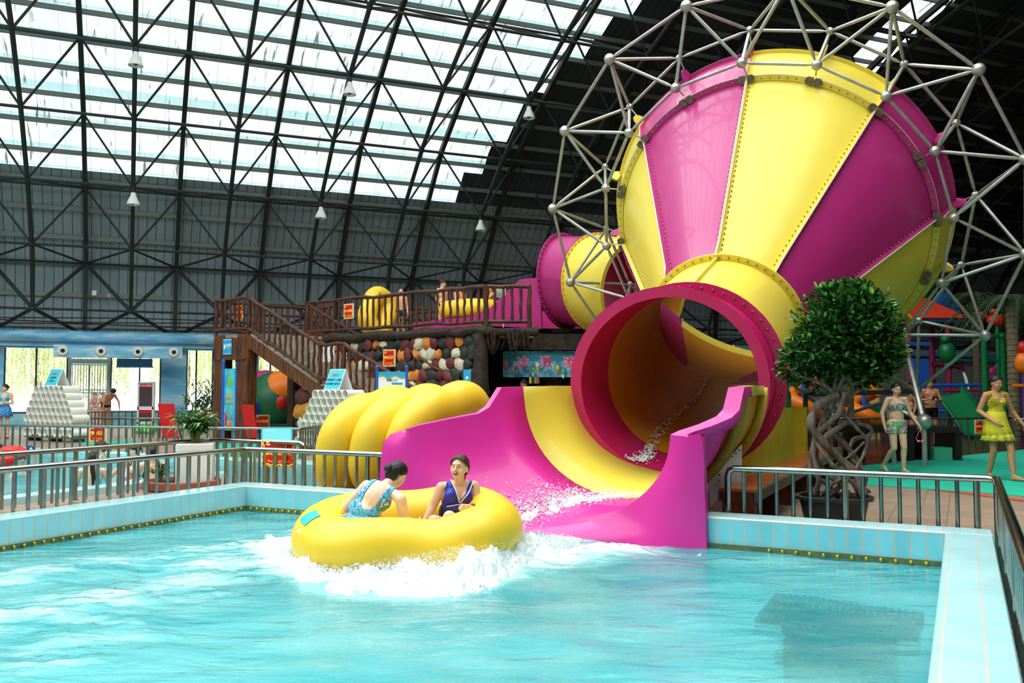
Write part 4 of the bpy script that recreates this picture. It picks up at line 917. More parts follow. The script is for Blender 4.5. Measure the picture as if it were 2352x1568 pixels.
FLF = [mat('ficus_leaf', '3A7829', .38, var=.25, vscale=9), mat('ficus_leaf_dark', '214A1A', .38, var=.25, vscale=9), mat('ficus_leaf_lit', '7DBB48', .4, var=.2, vscale=9)]
LOB = [(1948, 752, 0, .56, .46), (1912, 690, 0, .24, .18), (1955, 684, 0, .26, .2), (1985, 740, 0, .36, .34), (1965, 800, 0, .52, .34), (1862, 822, 0, .34, .24), (2015, 810, 0, .28, .30), (1905, 780, -.1, .42, .36), (1822, 850, 0, .17, .15), (1975, 850, 0, .38, .2), (2030, 825, 0, .2, .2), (1885, 872, .1, .26, .12)]
m = MB()
for px, py, dy, rx, rz_ in LOB:
    c = bz(px, py, dy); n = int(2500*rx*rz_*4/1.2)
    for i in range(n):
        d = V((rnd.gauss(0, 1), rnd.gauss(0, 1), rnd.gauss(0, 1))).normalized(); rr = rnd.uniform(.55, 1.05)+(.12 if rnd.random() < .04 else 0); p0 = c+V((d.x*rx*rr, d.y*rx*.85*rr, d.z*rz_*rr))
        if d.y > .45 and rnd.random() < .5: continue
        dd = (d+V((rnd.uniform(-.9, .9), rnd.uniform(-.9, .9), rnd.uniform(-.5, .9)))).normalized(); sd = dd.cross(V((rnd.uniform(-.4, .4), rnd.uniform(-.4, .4), 1))).normalized(); L_ = rnd.uniform(.055, .09); w_ = L_*.3
        up = sd.cross(dd)*.25*w_; mi = 2 if (rr > 1.0 and d.z > -.2 and rnd.random() < .35) else (1 if rr < .82 else rnd.choice((0, 0, 1)))  # crown shading put into leaf colour: inner leaves darker, upper outer ones lighter
        m.add([p0, p0+dd*L_*.35+sd*w_+up, p0+dd*L_*.75+sd*w_*.8+up, p0+dd*L_, p0+dd*L_*.75-sd*w_*.8+up, p0+dd*L_*.35-sd*w_+up], [(0, 1, 2, 3), (0, 3, 4, 5)], False, mi)
m.build('foliage', FLF, t, sharp=False)

BW = tiles('orange_brown_bench_slats', A, B, V((0, 0, 1)), BL, .055, 4., 'CC7434', 'AE5A28', '3A1D10', .006, rough=.3)
BLEG = mat('dark_bench_wood', '6E3517', .5, col2='3E2014', vscale=6, stretch=(1, 1, .4)); GRB = mat('grey_bench_edge', '5D554C', .6)
b0 = atz(1652, 1120, .45); b0.z = 0; bw = .38; bl_ = 7.4
t = thing('bench', 'long slatted orange brown wooden bench beside the yellow box', 'bench', b0)
m = MB(); m.box(b0+A*bl_/2+B*bw/2+V((0, 0, .435)), (bl_, bw, .03), A, None); m.build('slatted_seat', BW, t)
m = MB(); m.box(b0+A*bl_/2+B*bw+V((0, 0, .37)), (bl_, .03, .11), A, None); m.box(b0+A*bl_/2+V((0, 0, .37)), (bl_, .03, .11), A, None); m.build('edge_board', GRB, t)
for k in range(7):
    m = MB(); c = b0+A*(.12+k*1.18)+B*bw*.5; m.box(c+V((0, 0, .21)), (.22 if k == 0 else .16, bw*.86, .42), A, None); m.build('leg', BLEG, t)
YBOX = mat('yellow_painted_box', 'F0CE3E', .5, var=.08, vscale=3)
yA, yB = b0+A*3.95-B*.5, b0+A*7.8-B*.5
m = MB(); m.box((yA+yB)/2-B*.07+V((0, 0, .575)), ((yB-yA).length, .14, 1.15), A, None); m.box(yB+A*.1+B*.06+V((0, 0, .575)), (.2, .3, 1.15), A, None)
tag(m.build('yellow_panel_box', YBOX), 'long yellow painted box panel standing behind the bench beside the exit tube', 'box')
bc = yB-A*.2-B*.07
t = thing('water_bottle', 'green plastic bottle with a blue cap on the yellow box', 'bottle', V((bc.x, bc.y, 1.15)))
m = MB(); c = V((bc.x, bc.y, 1.15)); m.lathe(c, [(r_*1.6, h_*1.5) for r_, h_ in [(0, 0), (.035, 0), (.038, .03), (.034, .1), (.038, .14), (.03, .18), (.014, .21), (.014, .23)]], 16); m.build('bottle_body', mat('green_bottle', '2E9A63', .2), t)
m = MB(); m.cyl(c+V((0, 0, .33)), c+V((0, 0, .38)), .03); m.build('cap', BLUEP, t)

# ------------------------------------------------------------ carpets
CARP = mat('turquoise_carpet', '1FB598', .9, var=.06, vscale=3, bump=.15, bscale=60)
def carpet(pxs, label, z=.012):
    P_ = [atz(px, py, 0) for px, py in pxs]; m = MB(); n = len(P_); m.add([V((q.x, q.y, z)) for q in P_]+[V((q.x, q.y, 0.001)) for q in P_], [tuple(range(n)), ] + [(i, (i+1) % n, n+(i+1) % n, n+i) for i in range(n)], False)
    tag(m.build('carpet', CARP), label, 'carpet')
carpet([(1820, 1098), (1960, 1112), (2100, 1122), (2260, 1132), (2500, 1155), (2700, 1100), (2560, 1012), (2352, 1033), (2083, 1060), (1960, 1072)], 'wide turquoise carpet strip on which the two women walk')
carpet([(2272, 1238), (2330, 1230), (2420, 1310), (2460, 1400), (2340, 1360), (2285, 1290)], 'turquoise carpet patch outside the near right railing corner')
carpet([(490, 1020), (700, 1020), (700, 1052), (490, 1052)], 'turquoise carpet strip below the tall banner')
carpet([(170, 1017), (300, 1013), (330, 1018), (200, 1021)], 'small turquoise mat behind the climbing sign')
REDT = mat('dark_red_wet_paving', '4E2420', .25, var=.2, vscale=2)
m = MB(); P_ = [atz(px, py, 0) for px, py in ((1850, 1066), (1960, 1071), (2083, 1058), (2500, 1020), (2500, 985), (1850, 985))]; m.add([V((q.x, q.y, .006)) for q in P_], [tuple(range(6))], False); struct('floor_red', m, REDT)
m = MB(); P_ = [atz(px, py, 0) for px, py in ((2010, 1108), (2110, 1113), (2352, 1146), (2352, 1152), (2110, 1121), (2010, 1114))]; m.add([V((q.x, q.y, .008)) for q in P_], [tuple(range(6))], False); struct('trim_10', m, mat('orange_edge_line', 'B4563A', .8))

# ------------------------------------------------------------ pipe pyramids
PVC = mat('white_pvc_pipe', 'EDEAE0', .35, var=.03); PVCI = mat('pvc_inside', 'EDEDE4', .5)
def pyramid(c, az, rows, label, r=.1145, ln=.5, base=.14):
    ax = V((math.sin(az), math.cos(az), 0)); xx = V((math.cos(az), -math.sin(az), 0))
    t = thing('pipe_pyramid', label, 'pipe stack', c, 'pyramids of white pipes')
    for j, n in enumerate(rows):
        for i in range(n):
            off = (i-(n-1)/2)*2*r*1.01; p_ = c+xx*off+V((0, 0, base+r+j*r*1.74)); m = MB()
            N_ = 20
            def ring_(rr, d): return [p_+ax*d+(xx*math.cos(2*PI*k/N_)+V((0, 0, 1))*math.sin(2*PI*k/N_))*rr for k in range(N_)]
            m.grid([ring_(r, 0), ring_(r, ln)], closed=True); m.grid([ring_(r*.9, ln), ring_(r*.9, 0)], closed=True, mi=1)
            m.grid([ring_(r*.9, 0), ring_(r, 0)], closed=True, smooth=False); m.grid([ring_(r, ln), ring_(r*.9, ln)], closed=True, smooth=False); m.build('pipe', [PVC, PVCI], t)
    m = MB(); wd = max(rows)*2*r
    m.box(c+ax*ln/2+V((0, 0, base-.02)), (wd, ln*.95, .04), xx, ax)
    for sx_ in (-1, 0, 1): m.box(c+ax*ln/2+xx*(sx_*wd*.44)+V((0, 0, (base-.04)/2)), (.06, ln*.8, base-.04), xx, ax)
    m.build('stand', mat('grey_stand', '77706A', .7), t)
    return t, c+ax*ln/2+V((0, 0, base+2*r+(len(rows)-1)*r*1.74)), xx, ax
def tentsign(top, xx, ax, label, lines, w_=.55, h_=.48):
    t = thing('tent_sign', label, 'sign', top)
    a_ = top-ax*.2; pk = top+V((0, 0, h_)); b_ = top+ax*.2; m = MB()
    dn = (a_-pk).normalized(); n_ = xx.cross(-dn).normalized()
    for e_, nm in ((a_, 'front_board'), (b_, 'back_board')):
        m = MB(); d_ = (e_-pk); m.box((e_+pk)/2, (w_, .012, d_.length), xx, None, -d_.normalized()); m.build(nm, SWHI, t)
    m = MB(); m.box((a_+pk)/2+n_*.008, (w_*.93, .004, (a_-pk).length*.93), xx, None, -dn); m.build('printed_face', SCYA, t)
    for i, (s_, zz) in enumerate(lines): text(s_, w_*.12, (a_+pk)/2+n_*.012+dn*zz, xx, -dn, SPIN if i == 0 else SNAV, t)
c = atz(108, 1014, 0); t, tp, xx, ax = pyramid(c, R(30), [10, 9, 10, 9, 8, 7, 6], 'pyramid of white pipes with a tent sign on top, at the left before the windows')
tentsign(tp, xx, ax, 'cyan tent sign on the far left pipe pyramid', [('温馨提示', -.1), ('请勿攀爬', .02), ('注意安全', .12)])
c = at(756, 1000, 20.5); c.z = 0; t, tp, xx, ax = pyramid(c, R(39), [12, 11, 10, 9, 8, 7, 6], 'pyramid of white pipes left of the stacked yellow rafts', .1065, .5)
tentsign(tp, xx, ax, 'cyan tent sign on the pipe pyramid beside the yellow rafts', [('温馨提示', -.1), ('请保管好个人物品', .02), ('请勿攀爬注意安全', .12)])

# ------------------------------------------------------------ log staircase and platform
STEP = mat('weathered_step', '9A8E7C', .85, var=.25, vscale=6, bump=.3)
ZP = 3.0
FLT = [(0, ZP), (3.07, 1.6), (3.99, 1.6), (7.5, 0)]
def stair(label='weathered staircase with brown stringers rising to the log platform'):
    t = thing('staircase', label, 'staircase', sf(4, 1))
    for k, (t0, z0, t1, z1, n) in enumerate(((0, ZP, 3.07, 1.6, 8), (3.99, 1.6, 7.5, 0, 9))):
        for i in range(n):
            a_ = t0+(t1-t0)*i/n; b_ = t0+(t1-t0)*(i+1)/n; z = z0+(z1-z0)*(i+1)/n+ (z0-z1)/n*0
            m = MB(); m.box(sf((a_+b_)/2, 1, z+(z0-z1)/n/2-.1), (b_-a_, 1.96, (z0-z1)/n+.2-.0), EE, EN); m.build('step', STEP, t)
    m = MB(); m.box(sf(3.53, 1, 1.5), (.92, 2, .2), EE, EN); m.build('landing_slab', STEP, t)
    for q in (-.03, 2.0):
        m = MB()
        for (t0, z0, t1, z1) in ((0, ZP, 3.07, 1.6), (3.07, 1.6, 3.99, 1.6), (3.99, 1.6, 7.5, 0)):
            d = V((EE.x*(t1-t0), EE.y*(t1-t0), z1-z0)); 
            P_ = [sf(t0, q, z0-.03), sf(t1, q, z1-.03), sf(t1, q, max(z1-.38, -.02)), sf(t0, q, z0-.38)]
            m.add(P_+[p_+EN*.05 for p_ in P_], [(0, 1, 2, 3), (7, 6, 5, 4), (0, 4, 5, 1), (1, 5, 6, 2), (2, 6, 7, 3), (3, 7, 4, 0)], False)
        m.build('stringer', WOODB, t)
    return t
stair()
def logrod(m, a, b, r, n=7, knots=5):
    pts = []; rs = []
    for i in range(knots+1):
        u = i/knots; j = V((rnd.uniform(-1, 1), rnd.uniform(-1, 1), rnd.uniform(-1, 1)))*r*.45*(0 if i in (0, knots) else 1); pts.append(a.lerp(b, u)+j); rs.append(r*rnd.uniform(.82, 1.2))
    m.tube(pts, rs, n)
def lograil(label, path_, h=1.0, sp=.235, grp='log railings'):
    t = thing('log_railing', label, 'railing', path_[0], grp)
    m = MB(); m2 = MB()
    for a, b in zip(path_[:-1], path_[1:]):
        kn = max(3, int((b-a).length/.4)); logrod(m, a+V((0, 0, h)), b+V((0, 0, h)), .05, 8, kn); logrod(m2, a+V((0, 0, .14)), b+V((0, 0, .14)), .048, 7, kn)
    m.build('top_log', WOODR, t); m2.build('bottom_log', WOODR, t)
    for si, (a, b) in enumerate(zip(path_[:-1], path_[1:])):
        n = max(1, round(math.hypot(b.x-a.x, b.y-a.y)/sp))
        for i in range(n+(1 if si == len(path_)-2 else 0)):
            p_ = a.lerp(b, i/n); big = (i == 0 or i == n); m = MB(); logrod(m, p_+V((0, 0, -.02 if big else .12)), p_+V((0, 0, h+(.04 if big else 0))), .055 if big else .034, 7, 5); m.build('post' if big else 'baluster', WOODR, t)
    return t
rnd.seed(31)
def fl(q): return [sf(a, q, z) for a, z in FLT]
lograil('log railing along the near side of the stairs', fl(0))
lograil('log railing along the far side of the stairs, climbing sign hung on it', fl(2.0))
lograil('short log railing on the front of the top landing above the timber posts', [sf(-1.58, 0, ZP), sf(0, 0, ZP)])
lograil('log railing closing the left side of the top landing', [sf(-1.58, 0, ZP), sf(-1.58, 3.2, ZP)])
lograil('log railing along the back of the platform', [sf(-1.58, 6.4, ZP), sf(5.5, 6.4, ZP)], sp=.3)
lograil('log railing along the platform front edge above the stone wall', [sf(0, 2.0, ZP), sf(6.9, 2.0, ZP)])
lograil('log railing on the right end of the platform beside the magenta flume', [sf(6.9, 2.0, ZP), sf(7.7, 2.7, ZP)])
lograil('log railing on the landing back beyond the stairs head', [sf(-1.58, 3.2, ZP), sf(-.2, 3.2, ZP)])
t = thing('log_platform', 'raised platform with bark edge logs over a wall of painted boulders', 'platform', sf(3, 4))
m = MB(); m.box(sf(2.65, 4.2, ZP-.1), (8.5, 4.4, .18), EE, EN); m.box(sf(-.79, 1.0, ZP-.1), (1.62, 2.0, .18), EE, EN); m.build('floor_slab', STEP, t)
m = MB(); rnd.seed(4)
logrod(m, sf(.9, 1.95, ZP-.1), sf(7.0, 1.95, ZP-.1), .12, 9, 14); logrod(m, sf(6.98, 1.9, ZP-.1), sf(7.9, 2.8, ZP-.1), .1, 9, 4)
for i in range(26):
    a_ = sf(6.95+rnd.uniform(0, .95), 1.95+rnd.uniform(0, .8), ZP-.1); m.tube([a_, a_+V((rnd.uniform(-.05, .05), 0, -rnd.uniform(.1, .45))), a_+V((rnd.uniform(-.08, .08), 0, -rnd.uniform(.3, .6)))], [.05, .03, .01], 5)
m.build('edge_log', BARK, t)
for q, tt in ((1.95, 6.72), (4.6, 7.0)):
    m = MB(); logrod(m, sf(tt, q, 0), sf(tt, q, ZP-.15), .2, 12, 8); m.build('bark_column', BARK, t)
def cobbles(name, parent, t0, t1, z0f, q, seed, zmin=0, sz=.2, q_dir=EE, o0=None):
    rnd.seed(seed); mats = [mat('cobble_orange', 'C67A2C', .6, var=.15, bump=.3), mat('cobble_maroon', '64282A', .6, var=.2, bump=.3), mat('cobble_cream', 'C9C1A6', .65, var=.12, bump=.3), mat('cobble_green_black', '25302C', .6, var=.25, bump=.3), mat('mortar_dark', '1E1C1A', .9)]
    m = MB(); m.box((o0 or sf((t0+t1)/2, q+.12, (zmin+z0f)/2)), (t1-t0, .2, z0f-zmin), q_dir, None, mi=4)
    nz = int((z0f-zmin)/(sz*.95)); nx = int((t1-t0)/(sz*.92))
    for j in range(nz):
        for i in range(nx):
            tt = t0+(i+.5+.5*(j % 2))*(t1-t0)/nx+rnd.uniform(-.04, .04); z = zmin+(j+.5)*(z0f-zmin)/nz+rnd.uniform(-.03, .03)
            if tt > t1-.05: continue
            base = sf(tt, q, z) if o0 is None else o0+q_dir*(tt-(t0+t1)/2)+V((0, 0, z-(zmin+z0f)/2))-q_dir.cross(V((0, 0, 1)))*-.12
            r1, r2 = sz*rnd.uniform(.45, .74), sz*rnd.uniform(.48, .8); an = rnd.uniform(0, 2*PI); n_ = q_dir.cross(V((0, 0, 1)))
            X_ = (q_dir*math.cos(an)+V((0, 0, 1))*math.sin(an)); Z_ = (V((0, 0, 1))*math.cos(an)-q_dir*math.sin(an))
            kk = len(m.v); m.sph(base+n_*rnd.uniform(-.02, .04), (r1, .1, r2), 9, 7, ax=(X_, n_, Z_), mi=rnd.choice((0, 1, 1, 2, 3, 3, 1, 2, 0)))
            for q_ in range(kk, len(m.v)): v_ = V(m.v[q_])-base; m.v[q_] = tuple(base+v_*rnd.uniform(.84, 1.1))
    m.build(name, mats, parent)
cobbles('boulder_wall', t, 1.0, 6.6, ZP-.2, 2.02, 5, sz=.29)
m = MB(); m.box(sf(-1.35, .1, 1.5), (.46, .3, 3.0), EE, EN); m.build('timber_post', WOODB, t)
m = MB(); m.box(sf(-.2, .1, 1.5), (.5, .3, 3.0), EE, EN); m.build('timber_post', WOODB, t)
m = MB(); m.box(sf(-.79, -.0, 2.6), (1.55, .16, .62), EE, EN); m.box(sf(-.79, .9, 2.85), (1.6, 1.9, .1), EE, EN); m.build('timber_header', WOODB, t)
m = MB(); m.box(sf(-1.35, 2.6, 1.5), (.3, .3, 3.0), EE, EN); m.build('timber_post', WOODB, t)
cobbles('boulder_wall', t, 1.7, 3.9, 1.45, .25, 9, sz=.36)
m = MB(); m.box(sf(3.53, .2, .72), (.6, .3, 1.4), EE, EN); m.build('timber_post', WOODB, t)
# toilet sign
sc = sf(-.86, -.095, 2.66)
ts = thing('toilet_sign', 'blue toilet sign on the timber header under the landing', 'sign', sc)
m = MB(); m.box(sc, (.4, .02, .44), EE, EN); m.build('sign_board', SBLU, ts)
m = MB(); m.box(sc-EE*.12-EN*.012, (.075, .006, .13), EE, EN); m.build('pictogram_panel', SWHI, ts)
text('卫生间', .1, sc-EN*.013+EE*.06+V((0, 0, .03)), EE, V((0, 0, 1)), SWHI, ts, bold=.002); text('Toilet', .035, sc-EN*.013+EE*.06-V((0, 0, .06)), EE, V((0, 0, 1)), SWHI, ts)
m = MB()
for zz in (-.2, .2): m.box(sc-EN*.012+V((0, 0, zz)), (.36, .004, .015), EE, EN)
m.build('border_line', SWHI, ts)
# red signs
warnsign(sf(-.62, .1, 3.62), EE, .42, .42, '小心地滑', 'Caution Wet Floor', 'red slippery floor sign behind the landing log railing')
warnsign(sf(1.95, 1.9, 3.64), EE, .40, .42, '小心地滑', 'Caution Wet Floor', 'red slippery floor sign on the platform log railing left of the yellow arch')
warnsign(sf(3.6, 1.9, 2.3), EE, .46, .46, '请勿攀爬', "Don't climb", 'red climbing ban sign on the log stair railing before the boulders')
dd = (r3b-r3a).normalized(); k_ = atz(228, 1001, .3)
warnsign(V((k_.x, k_.y, .36))+dd.cross(V((0, 0, 1)))*.05, dd, .5, .42, '请勿攀爬', "Don't climb", 'red climbing ban sign on the railing behind the swimmers')
k_ = at(641, 1041, 13.3); warnsign(k_, V((.955, -.296, 0)), .6, .4, '请勿乱扔垃圾', "Please don't litter", 'red no littering sign on the railing left of the yellow rafts')
k_ = at(472, 957, 31.5); warnsign(k_, V((1, 0, 0)), .45, .36, '请勿攀爬', None, 'small red sign on the far railing left of the timber posts')
k_ = at(602, 968, 27.5); warnsign(k_, V((1, 0, 0)), .48, .42, '小心地滑', None, 'dim red slippery floor sign in the shade below the colourful dome')
k_ = at(2254, 980, 22.2); warnsign(k_, V((1, .0, 0)), .34, .36, '请勿攀爬', "Don't climb", 'red sign on the far right railing, half hidden by the woman in yellow')
c = at(636, 998, 17.6); t = thing('notice_board', 'cyan notice board on the rear railing above the no littering sign', 'sign', c)
m = MB(); m.box(c, (.62, .02, .3), V((1, 0, 0))); m.build('sign_board', SCYA, t); text('温馨提示', .06, c+V((-.1, -.013, .08)), V((1, 0, 0)), V((0, 0, 1)), SWHI, t)
m = MB(); m.box(c+V((0, -.011, 0)), (.56, .004, .24), V((1, 0, 0))); m.build('pale_panel', mat('pale_cyan', '8FE6EE', .5), t)

# tall printed banner on blue poles
b0_ = at(528, 911, 24.9); t = thing('banner_stand', 'tall blue swimming banner between two blue poles before the timber posts', 'banner', V((b0_.x, b0_.y, 0)))
bx = V((.93, -.36, 0)).normalized(); W2 = .19; zt_, zb_ = 1.52+(889-846)/2034*24.9, .32
BANP = mat('banner_print', '3FC0CE', .5, ramp=[(.4, '2E9FC0'), (.62, '59D0D8'), (.7, '8FE0DC')], vscale=2.5)
m = MB(); m.box(V((b0_.x, b0_.y, (zt_+zb_)/2)), (2*W2, .015, zt_-zb_), bx); m.build('banner_cloth', BANP, t)
for s_ in (-1, 1):
    m = MB(); q = V((b0_.x, b0_.y, 0))+bx*(s_*(W2+.04)); h_ = zt_+.18; m.cyl(q, q+V((0, 0, h_)), .045); m.sph(q+V((0, 0, h_+.03)), .06); m.build('pole', BLUEP, t)
fo_ = V((b0_.x, b0_.y, 0))-bx.cross(V((0, 0, 1)))*-.012
m = MB(); fr_ = bx.cross(V((0, 0, 1)))
for zz, ww, hh in ((1.28, .26, .1), (1.12, .26, .07)): m.box(V((b0_.x, b0_.y, zz))+fr_*.012, (ww, .004, hh), bx)
m.build('lettering_block', mat('sandy_print', 'C9A26A', .6), t)
m = MB(); rnd.seed(2)
for i in range(60): m.sph(V((b0_.x, b0_.y, rnd.uniform(.5, .95)))+fr_*.01+bx*rnd.uniform(-.17, .17), (.012, .012, .012), 5, 4, mi=rnd.randrange(4))
m.sph(V((b0_.x, b0_.y, .5))+fr_*.01+bx*.02, (.07, .01, .1), 10, 6, ax=(bx, fr_, V((0, 0, 1))), mi=0); m.sph(V((b0_.x, b0_.y, .62))+fr_*.01-bx*.12, (.04, .01, .2), 10, 6, ax=(bx, fr_, V((0, 0, 1))), mi=3)
m.sph(V((b0_.x, b0_.y, 1.68))+fr_*.008, (.08, .01, .16), 10, 6, ax=(bx, fr_, V((0, 0, 1))), mi=2)
m.build('printed_figures', [ORANGE, SWHI, SGRN, SRED], t)
# red boards leaning on the railing
for (x0, x1, y0_, y1_, dp, lb) in ((360, 405, 927, 1006, 24, 'red board with slanting sides seen from behind, left of the timber posts'), (552, 588, 929, 1006, 24.2, 'red board leaning between the timber posts')):
    a1, a2 = at(x0+2, y0_, dp), at(x1-6, y0_, dp); c1_, c2_ = at(x0+14, y1_, dp), at(x1+4, y1_, dp); n_ = V((0, .04, 0)); m = MB()
    m.add([a1, a2, c2_, c1_, a1+n_, a2+n_, c2_+n_, c1_+n_], [(0, 1, 2, 3), (7, 6, 5, 4), (0, 4, 5, 1), (1, 5, 6, 2), (2, 6, 7, 3), (3, 7, 4, 0)], False)
    t = thing('red_board', lb, 'board', V(((c1_.x+c2_.x)/2, dp, 0))); m.build('board', REDP, t)
    for q in (c1_, c2_): m = MB(); m.beam(V((q.x, q.y, max(q.z+.3, .2))), V((q.x, q.y+.35, 0)), .03, .03); m.beam(V((q.x, q.y, q.z+.05)), V((q.x, q.y, 0)), .03, .03); m.build('leg', GREYD, t)
# display kiosk
kc = at(336, 920, 33.5); t = thing('display_cabinet', 'white framed advertising display cabinet before the window', 'display', V((kc.x, kc.y, 0)))
kz = lambda y: 1.52+(889-y)/2034*33.5
m = MB(); xk = V((1, 0, 0)); 
for zz, hh in ((kz(878), .06), (kz(936), .12), (kz(970), .1)): m.box(V((kc.x, kc.y, zz)), (.6, .16, hh), xk)
for s_ in (-1, 1): m.box(V((kc.x+s_*.28, kc.y, (kz(878)+.0)/2)), (.06, .16, kz(878)), xk)
m.build('frame', WHITE, t)
m = MB(); m.box(V((kc.x, kc.y, (kz(878)+kz(936))/2)), (.52, .06, kz(878)-kz(936)), xk); m.box(V((kc.x, kc.y, (kz(940)+kz(970))/2)), (.52, .06, kz(940)-kz(970)), xk); m.build('screen', mat('dim_screen', '54464E', .2), t)
m = MB()
for zz in (kz(885), kz(944)): m.box(V((kc.x, kc.y-.035, zz)), (.5, .01, .13), xk)
m.build('red_header', SRED, t); text('日式火锅汇', .1, V((kc.x, kc.y-.045, kz(885))), xk, V((0, 0, 1)), SWHI, t)
# info board with blue poles behind the rafts
b0_ = at(900, 880, 16.5); t = thing('entrance_board', 'white entrance board with blue wave header between blue poles behind the rafts', 'sign', V((b0_.x, b0_.y, 0)))
m = MB(); zt_ = 1.52+(889-853)/2034*16.5; m.box(V((b0_.x, b0_.y, zt_-.3)), (.5, .02, .6), V((1, 0, 0))); m.build('sign_board', SWHI, t)
m = MB(); P_ = [(-.25, 0), (.25, 0)]+[(.25-.5*i/24, -.09-.025*math.sin(i/24*4*PI)) for i in range(25)]
m.prism(P_, V((b0_.x, b0_.y-.012, zt_)), V((1, 0, 0)), V((0, 0, 1)), .003); m.build('wave_header', SBLU, t)
m = MB(); m.tube([V((b0_.x+.25-.5*i/24, b0_.y-.016, zt_-.095-.025*math.sin(i/24*4*PI))) for i in range(25)], .008, 5); m.build('green_wave_line', SGRN, t)
text('免费入口', .05, V((b0_.x, b0_.y-.014, zt_-.16)), V((1, 0, 0)), V((0, 0, 1)), GREYD, t)
m = MB(); m.box(V((b0_.x+.1, b0_.y-.013, zt_-.22)), (.2, .004, .035), V((1, 0, 0))); m.build('blue_bar', SBLU, t)
for s_ in (-1, 1): m = MB(); q = V((b0_.x+s_*.275, b0_.y, 0)); m.cyl(q, q+V((0, 0, zt_+.06)), .024); m.sph(q+V((0, 0, zt_+.085)), .034); m.build('pole', BLUEP, t)
c = at(1073, 862, 18); t = thing('small_sign', 'small blue picture sign above the foremost stacked raft', 'sign', V((c.x, c.y, 0))); m = MB(); m.box(c, (.15, .02, .24), V((1, 0, 0))); m.build('sign_board', SBLU, t); m = MB(); m.cyl(V((c.x, c.y+.02, 0)), c+V((0, .02, 0)), .015); m.build('pole', GREYD, t); m = MB(); m.sph(c+V((.0, -.015, -.05)), (.03, .005, .03), 8, 6); m.build('picture', SWHI, t)
c = at(755, 810, 23.6); m = MB(); m.box(c, (.42, .03, .48), EE); tag(m.build('white_board', SWHI), 'blank white panel hanging under the middle of the log stairs railing', 'panel')
c = at(1152, 674, 21.9); t = thing('control_box', 'small grey control box on a white pole at the right end of the log railing', 'box', sf(7.1, 2.3, ZP))
m = MB(); m.box(at(1146, 672, 21.9), (.16, .1, .25), V((1, 0, 0))); m.build('cabinet', mat('pale_grey', 'B9BDB8', .5), t); m = MB(); p_ = at(1156, 680, 21.9); m.cyl(p_, V((p_.x, p_.y, ZP)), .018); m.box(p_+V((0, 0, .12)), (.12, .08, .2), V((1, 0, 0))); m.build('pole', WHITE, t)
m = MB(); p_ = sf(6.75, 2.2, ZP); m.lathe(p_, [(0, 0), (.11, 0), (.14, .1), (.13, .1), (.1, .01)], 16); tag(m.build('basin', mat('green_basin', '3FBF6A', .4)), 'small green plastic basin at the platform corner', 'basin')

# shop under the flume with ice cream banner
DARK = mat('shop_shade_wall', '15130F', .9)  # near-black colour stands for the shade inside the open shop
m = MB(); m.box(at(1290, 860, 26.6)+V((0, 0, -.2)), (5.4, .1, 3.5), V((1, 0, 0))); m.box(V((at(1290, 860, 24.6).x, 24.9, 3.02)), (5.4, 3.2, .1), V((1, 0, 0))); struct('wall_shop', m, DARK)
m = MB(); a_, b_ = at(1150, 785, 23.4), at(1430, 785, 22.6); m.beam(a_, b_, .1, .42); tag(m.build('dark_fascia', BARK), 'dark fascia above the ice cream banner under the flume', 'fascia')
c = at(1250, 836, 23.2); t = thing('shop_banner', 'blue ice cream shop banner with pink characters under the flume', 'banner', V((c.x, c.y, 0)))
BAN2 = mat('ice_banner_print', '7FC3D8', .5, ramp=[(.38, '2C79B8'), (.55, '6FBFDA'), (.7, 'B5E2EA')], vscale=6)
bxx = V((.985, -.17, 0)).normalized(); fr_ = bxx.cross(V((0, 0, 1)))
m = MB(); m.box(c, (2.2, .02, .68), bxx); m.build('banner_cloth', BAN2, t)
m = MB(); m.box(c+fr_*.011+V((0, 0, .2)), (2.16, .004, .22), bxx); m.build('sky_band', mat('deep_cyan_print', '2F8FA8', .5), t)
for s_, xx_ in (('冰', -.56), ('激', .05), ('凌', .66)): text(s_, .32, c+fr_*.016+bxx*xx_+V((0, 0, .03)), bxx, V((0, 0, 1)), SWHI, t, bold=.016); text(s_, .32, c+fr_*.022+bxx*xx_+V((0, 0, .03)), bxx, V((0, 0, 1)), SPIN, t, bold=.004)
m = MB(); rnd.seed(8)
for xx_, zz, k in ((-1.0, -.02, 0), (-.75, -.1, 1), (-.3, -.15, 2), (-.18, -.02, 3), (.35, -.1, 4), (.5, -.2, 2)):
    m.sph(c+fr_*.02+bxx*xx_+V((0, 0, zz)), (.05, .012, .07), 9, 6, ax=(bxx, fr_, V((0, 0, 1))), mi=k); m.sph(c+fr_*.02+bxx*xx_+V((0, 0, zz-.12)), (.03, .01, .06), 8, 6, ax=(bxx, fr_, V((0, 0, 1))), mi=(k+1) % 5)
m.build('sundae_pictures', [ORANGE, SPIN, SGRN, SWHI, SYEL], t)
for i, cm in enumerate((SYEL, SNAV, SGRN, SPIN)):
    c = at(1218+i*6, 873, 23.0); m = MB(); m.box(c, (.06, .01, .17), V((1, 0, 0))); tag(m.build('flavour_card', cm), ['yellow', 'purple', 'green', 'pink'][i]+' upright flavour card hanging in the shop opening', 'card')

